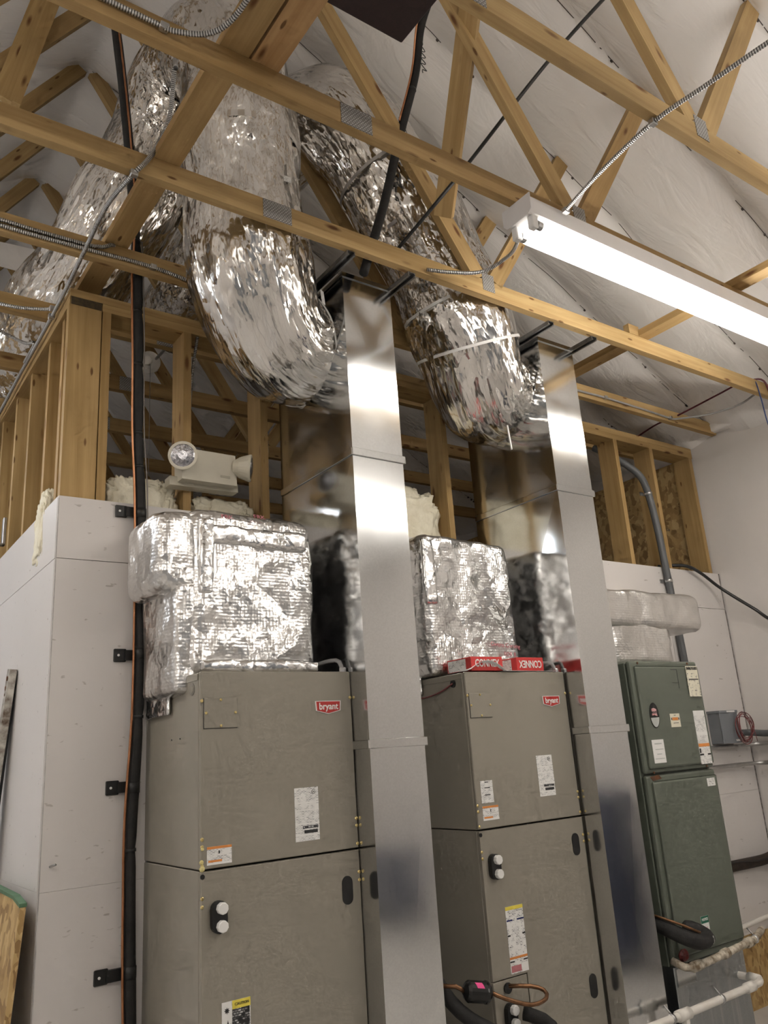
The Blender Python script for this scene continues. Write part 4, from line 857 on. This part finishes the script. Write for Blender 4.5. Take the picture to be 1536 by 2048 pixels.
pipe([(4.33, -.05, 1.585), (4.44, -.052, 1.59), (4.50, -.08, 1.587), (4.53, -.2, 1.575), (4.535, -.6, 1.57)], .022, 'thick grey conduit leaving the junction box to the right', GREYPVC)
EMT = gen('emt_conduit', (.55, .54, .53), (.45, .44, .43), 10, .3, .9)
pipe([(3.25, -.045, 1.505), (3.8, -.045, 1.508), (4.35, -.045, 1.51), (4.48, -.07, 1.512), (4.535, -.16, 1.512), (4.54, -.6, 1.512)], .013, 'upper thin steel conduit along the wall under the junction box', EMT)
pipe([(3.25, -.045, 1.385), (3.8, -.045, 1.388), (4.35, -.045, 1.39), (4.48, -.07, 1.39), (4.535, -.16, 1.39), (4.54, -.6, 1.39)], .013, 'lower thin steel conduit along the wall under the junction box', EMT)
gd = thing('dark_girt', (4.5, -.1, .8), 'dark brown horizontal rail across the lower right wall', 'rail')
tube('rail', [(3.5, -.04, .79), (4.0, -.04, .80), (4.40, -.05, .80), (4.53, -.12, .83), (4.54, -.5, .87)], .032, gen('dark_rail', (.045, .03, .022), (.02, .014, .01), 30, .6), gd, 10); tube('twine', [(3.6, -.08, .80), (4.0, -.082, .83), (4.38, -.09, .81), (4.50, -.15, .87), (4.50, -.5, .89)], .004, BLACKP, gd, 6)

# ------------------------------------------------------------------ left edge things
ob = thing('osb_offcut', (-.12, -.1, 0), 'offcut of oriented strand board with a green edge leaning at the lower left', 'board')
prism('board', [(-.16, .56, 0), (-.16, -.06, 0), (-.055, -.035, 1.185), (-.05, .10, 1.20), (-.046, .56, 1.205)], (-.02, 0, 0), OSB, ob)
prism('green_edge', [(-.078, -.037, 1.186), (-.073, .10, 1.201), (-.069, .56, 1.206), (-.044, .56, 1.206), (-.048, .10, 1.201), (-.053, -.037, 1.186)], (0, 0, .012), GREENP, ob)
mc = thing('metal_rail', (-.05, .62, 0), 'stained white metal rail leaning on the left wall at the photo edge', 'metal rail')
STAIN = gen('stained_white_metal', (.62, .60, .54), (.10, .06, .035), 16, .5)
board('channel', (-.16, .80, 0), (-.032, .555, 2.07), .05, .03, (0, 1, 0), STAIN, mc)
for z, y in ((2.03, .552), (1.96, .575), (1.99, .571)): lathe('rivet', [(.010, 0), (.010, .006)], (-.048, y, z), (-1, 0, 0), RUSTY, mc, 8)
board('gap_shade_board', (-.10, .84, 0), (-.016, .59, 2.05), .07, .01, (0, 1, 0), BLACKP, mc)  # black board stands for the shade in the gap behind the rail
fl = prism('lining_flap', [(-.44, 1.60, 4.84), (.162, 1.6, 4.88), (.205, 1.6, 4.82), (.112, 1.6, 4.686), (-.44, 1.60, 4.70)], (.01, .05, .03), FABRIC); tag(fl, 'loose white folded flap of lining hanging at the left edge', 'fabric flap')
nb = thing('electric_bracket', (.0, 1.1, 2.7), 'small metal bracket on the left side studs at the photo edge', 'bracket')
box('bracket_plate', (-.004, 1.15, 2.78), (.012, 1.19, 2.93), ZINC, nb, .003); box('bracket_lip', (-.02, 1.15, 2.78), (.012, 1.19, 2.79), ZINC, nb, .002)

# ------------------------------------------------------------------ along the right wall, mirrored in the steel ducts
BLUEC = gen('blue_cabinet_enamel', (.06, .075, .14), (.05, .065, .12), 6, .4)
def cabinet(y0, y1, zt, label):
    c = thing('tool_cabinet', (4.33, (y0+y1)/2, 0), label, 'cabinet', 'blue tool cabinets')
    box('carcass', (4.10, y0, .10), (4.565, y1, zt), BLUEC, c, .006)
    for y in (y0+.06, y1-.06):
        for x in (4.16, 4.50): lathe('caster', [(.05, 0), (.05, .03)], (x, y-.015, .05), (0, 1, 0), BLACKP, c, 14)
    n = 5; h = (zt-.16)/n
    for k in range(n):
        d = box('drawer', (4.085, y0+.02, .13+k*h), (4.099, y1-.02, .12+(k+1)*h), BLUEC, c, .004)
        box('handle', (4.068, y0+.15, .10+(k+1)*h-.03), (4.085, y1-.15, .10+(k+1)*h-.015), ZINC, d, .003)
cabinet(-3.3, -2.35, 1.22, 'dark blue drawer cabinet at the right wall, mirrored in the right steel duct')
cabinet(-5.7, -5.1, .66, 'dark blue drawer cabinet far behind the camera at the right wall')
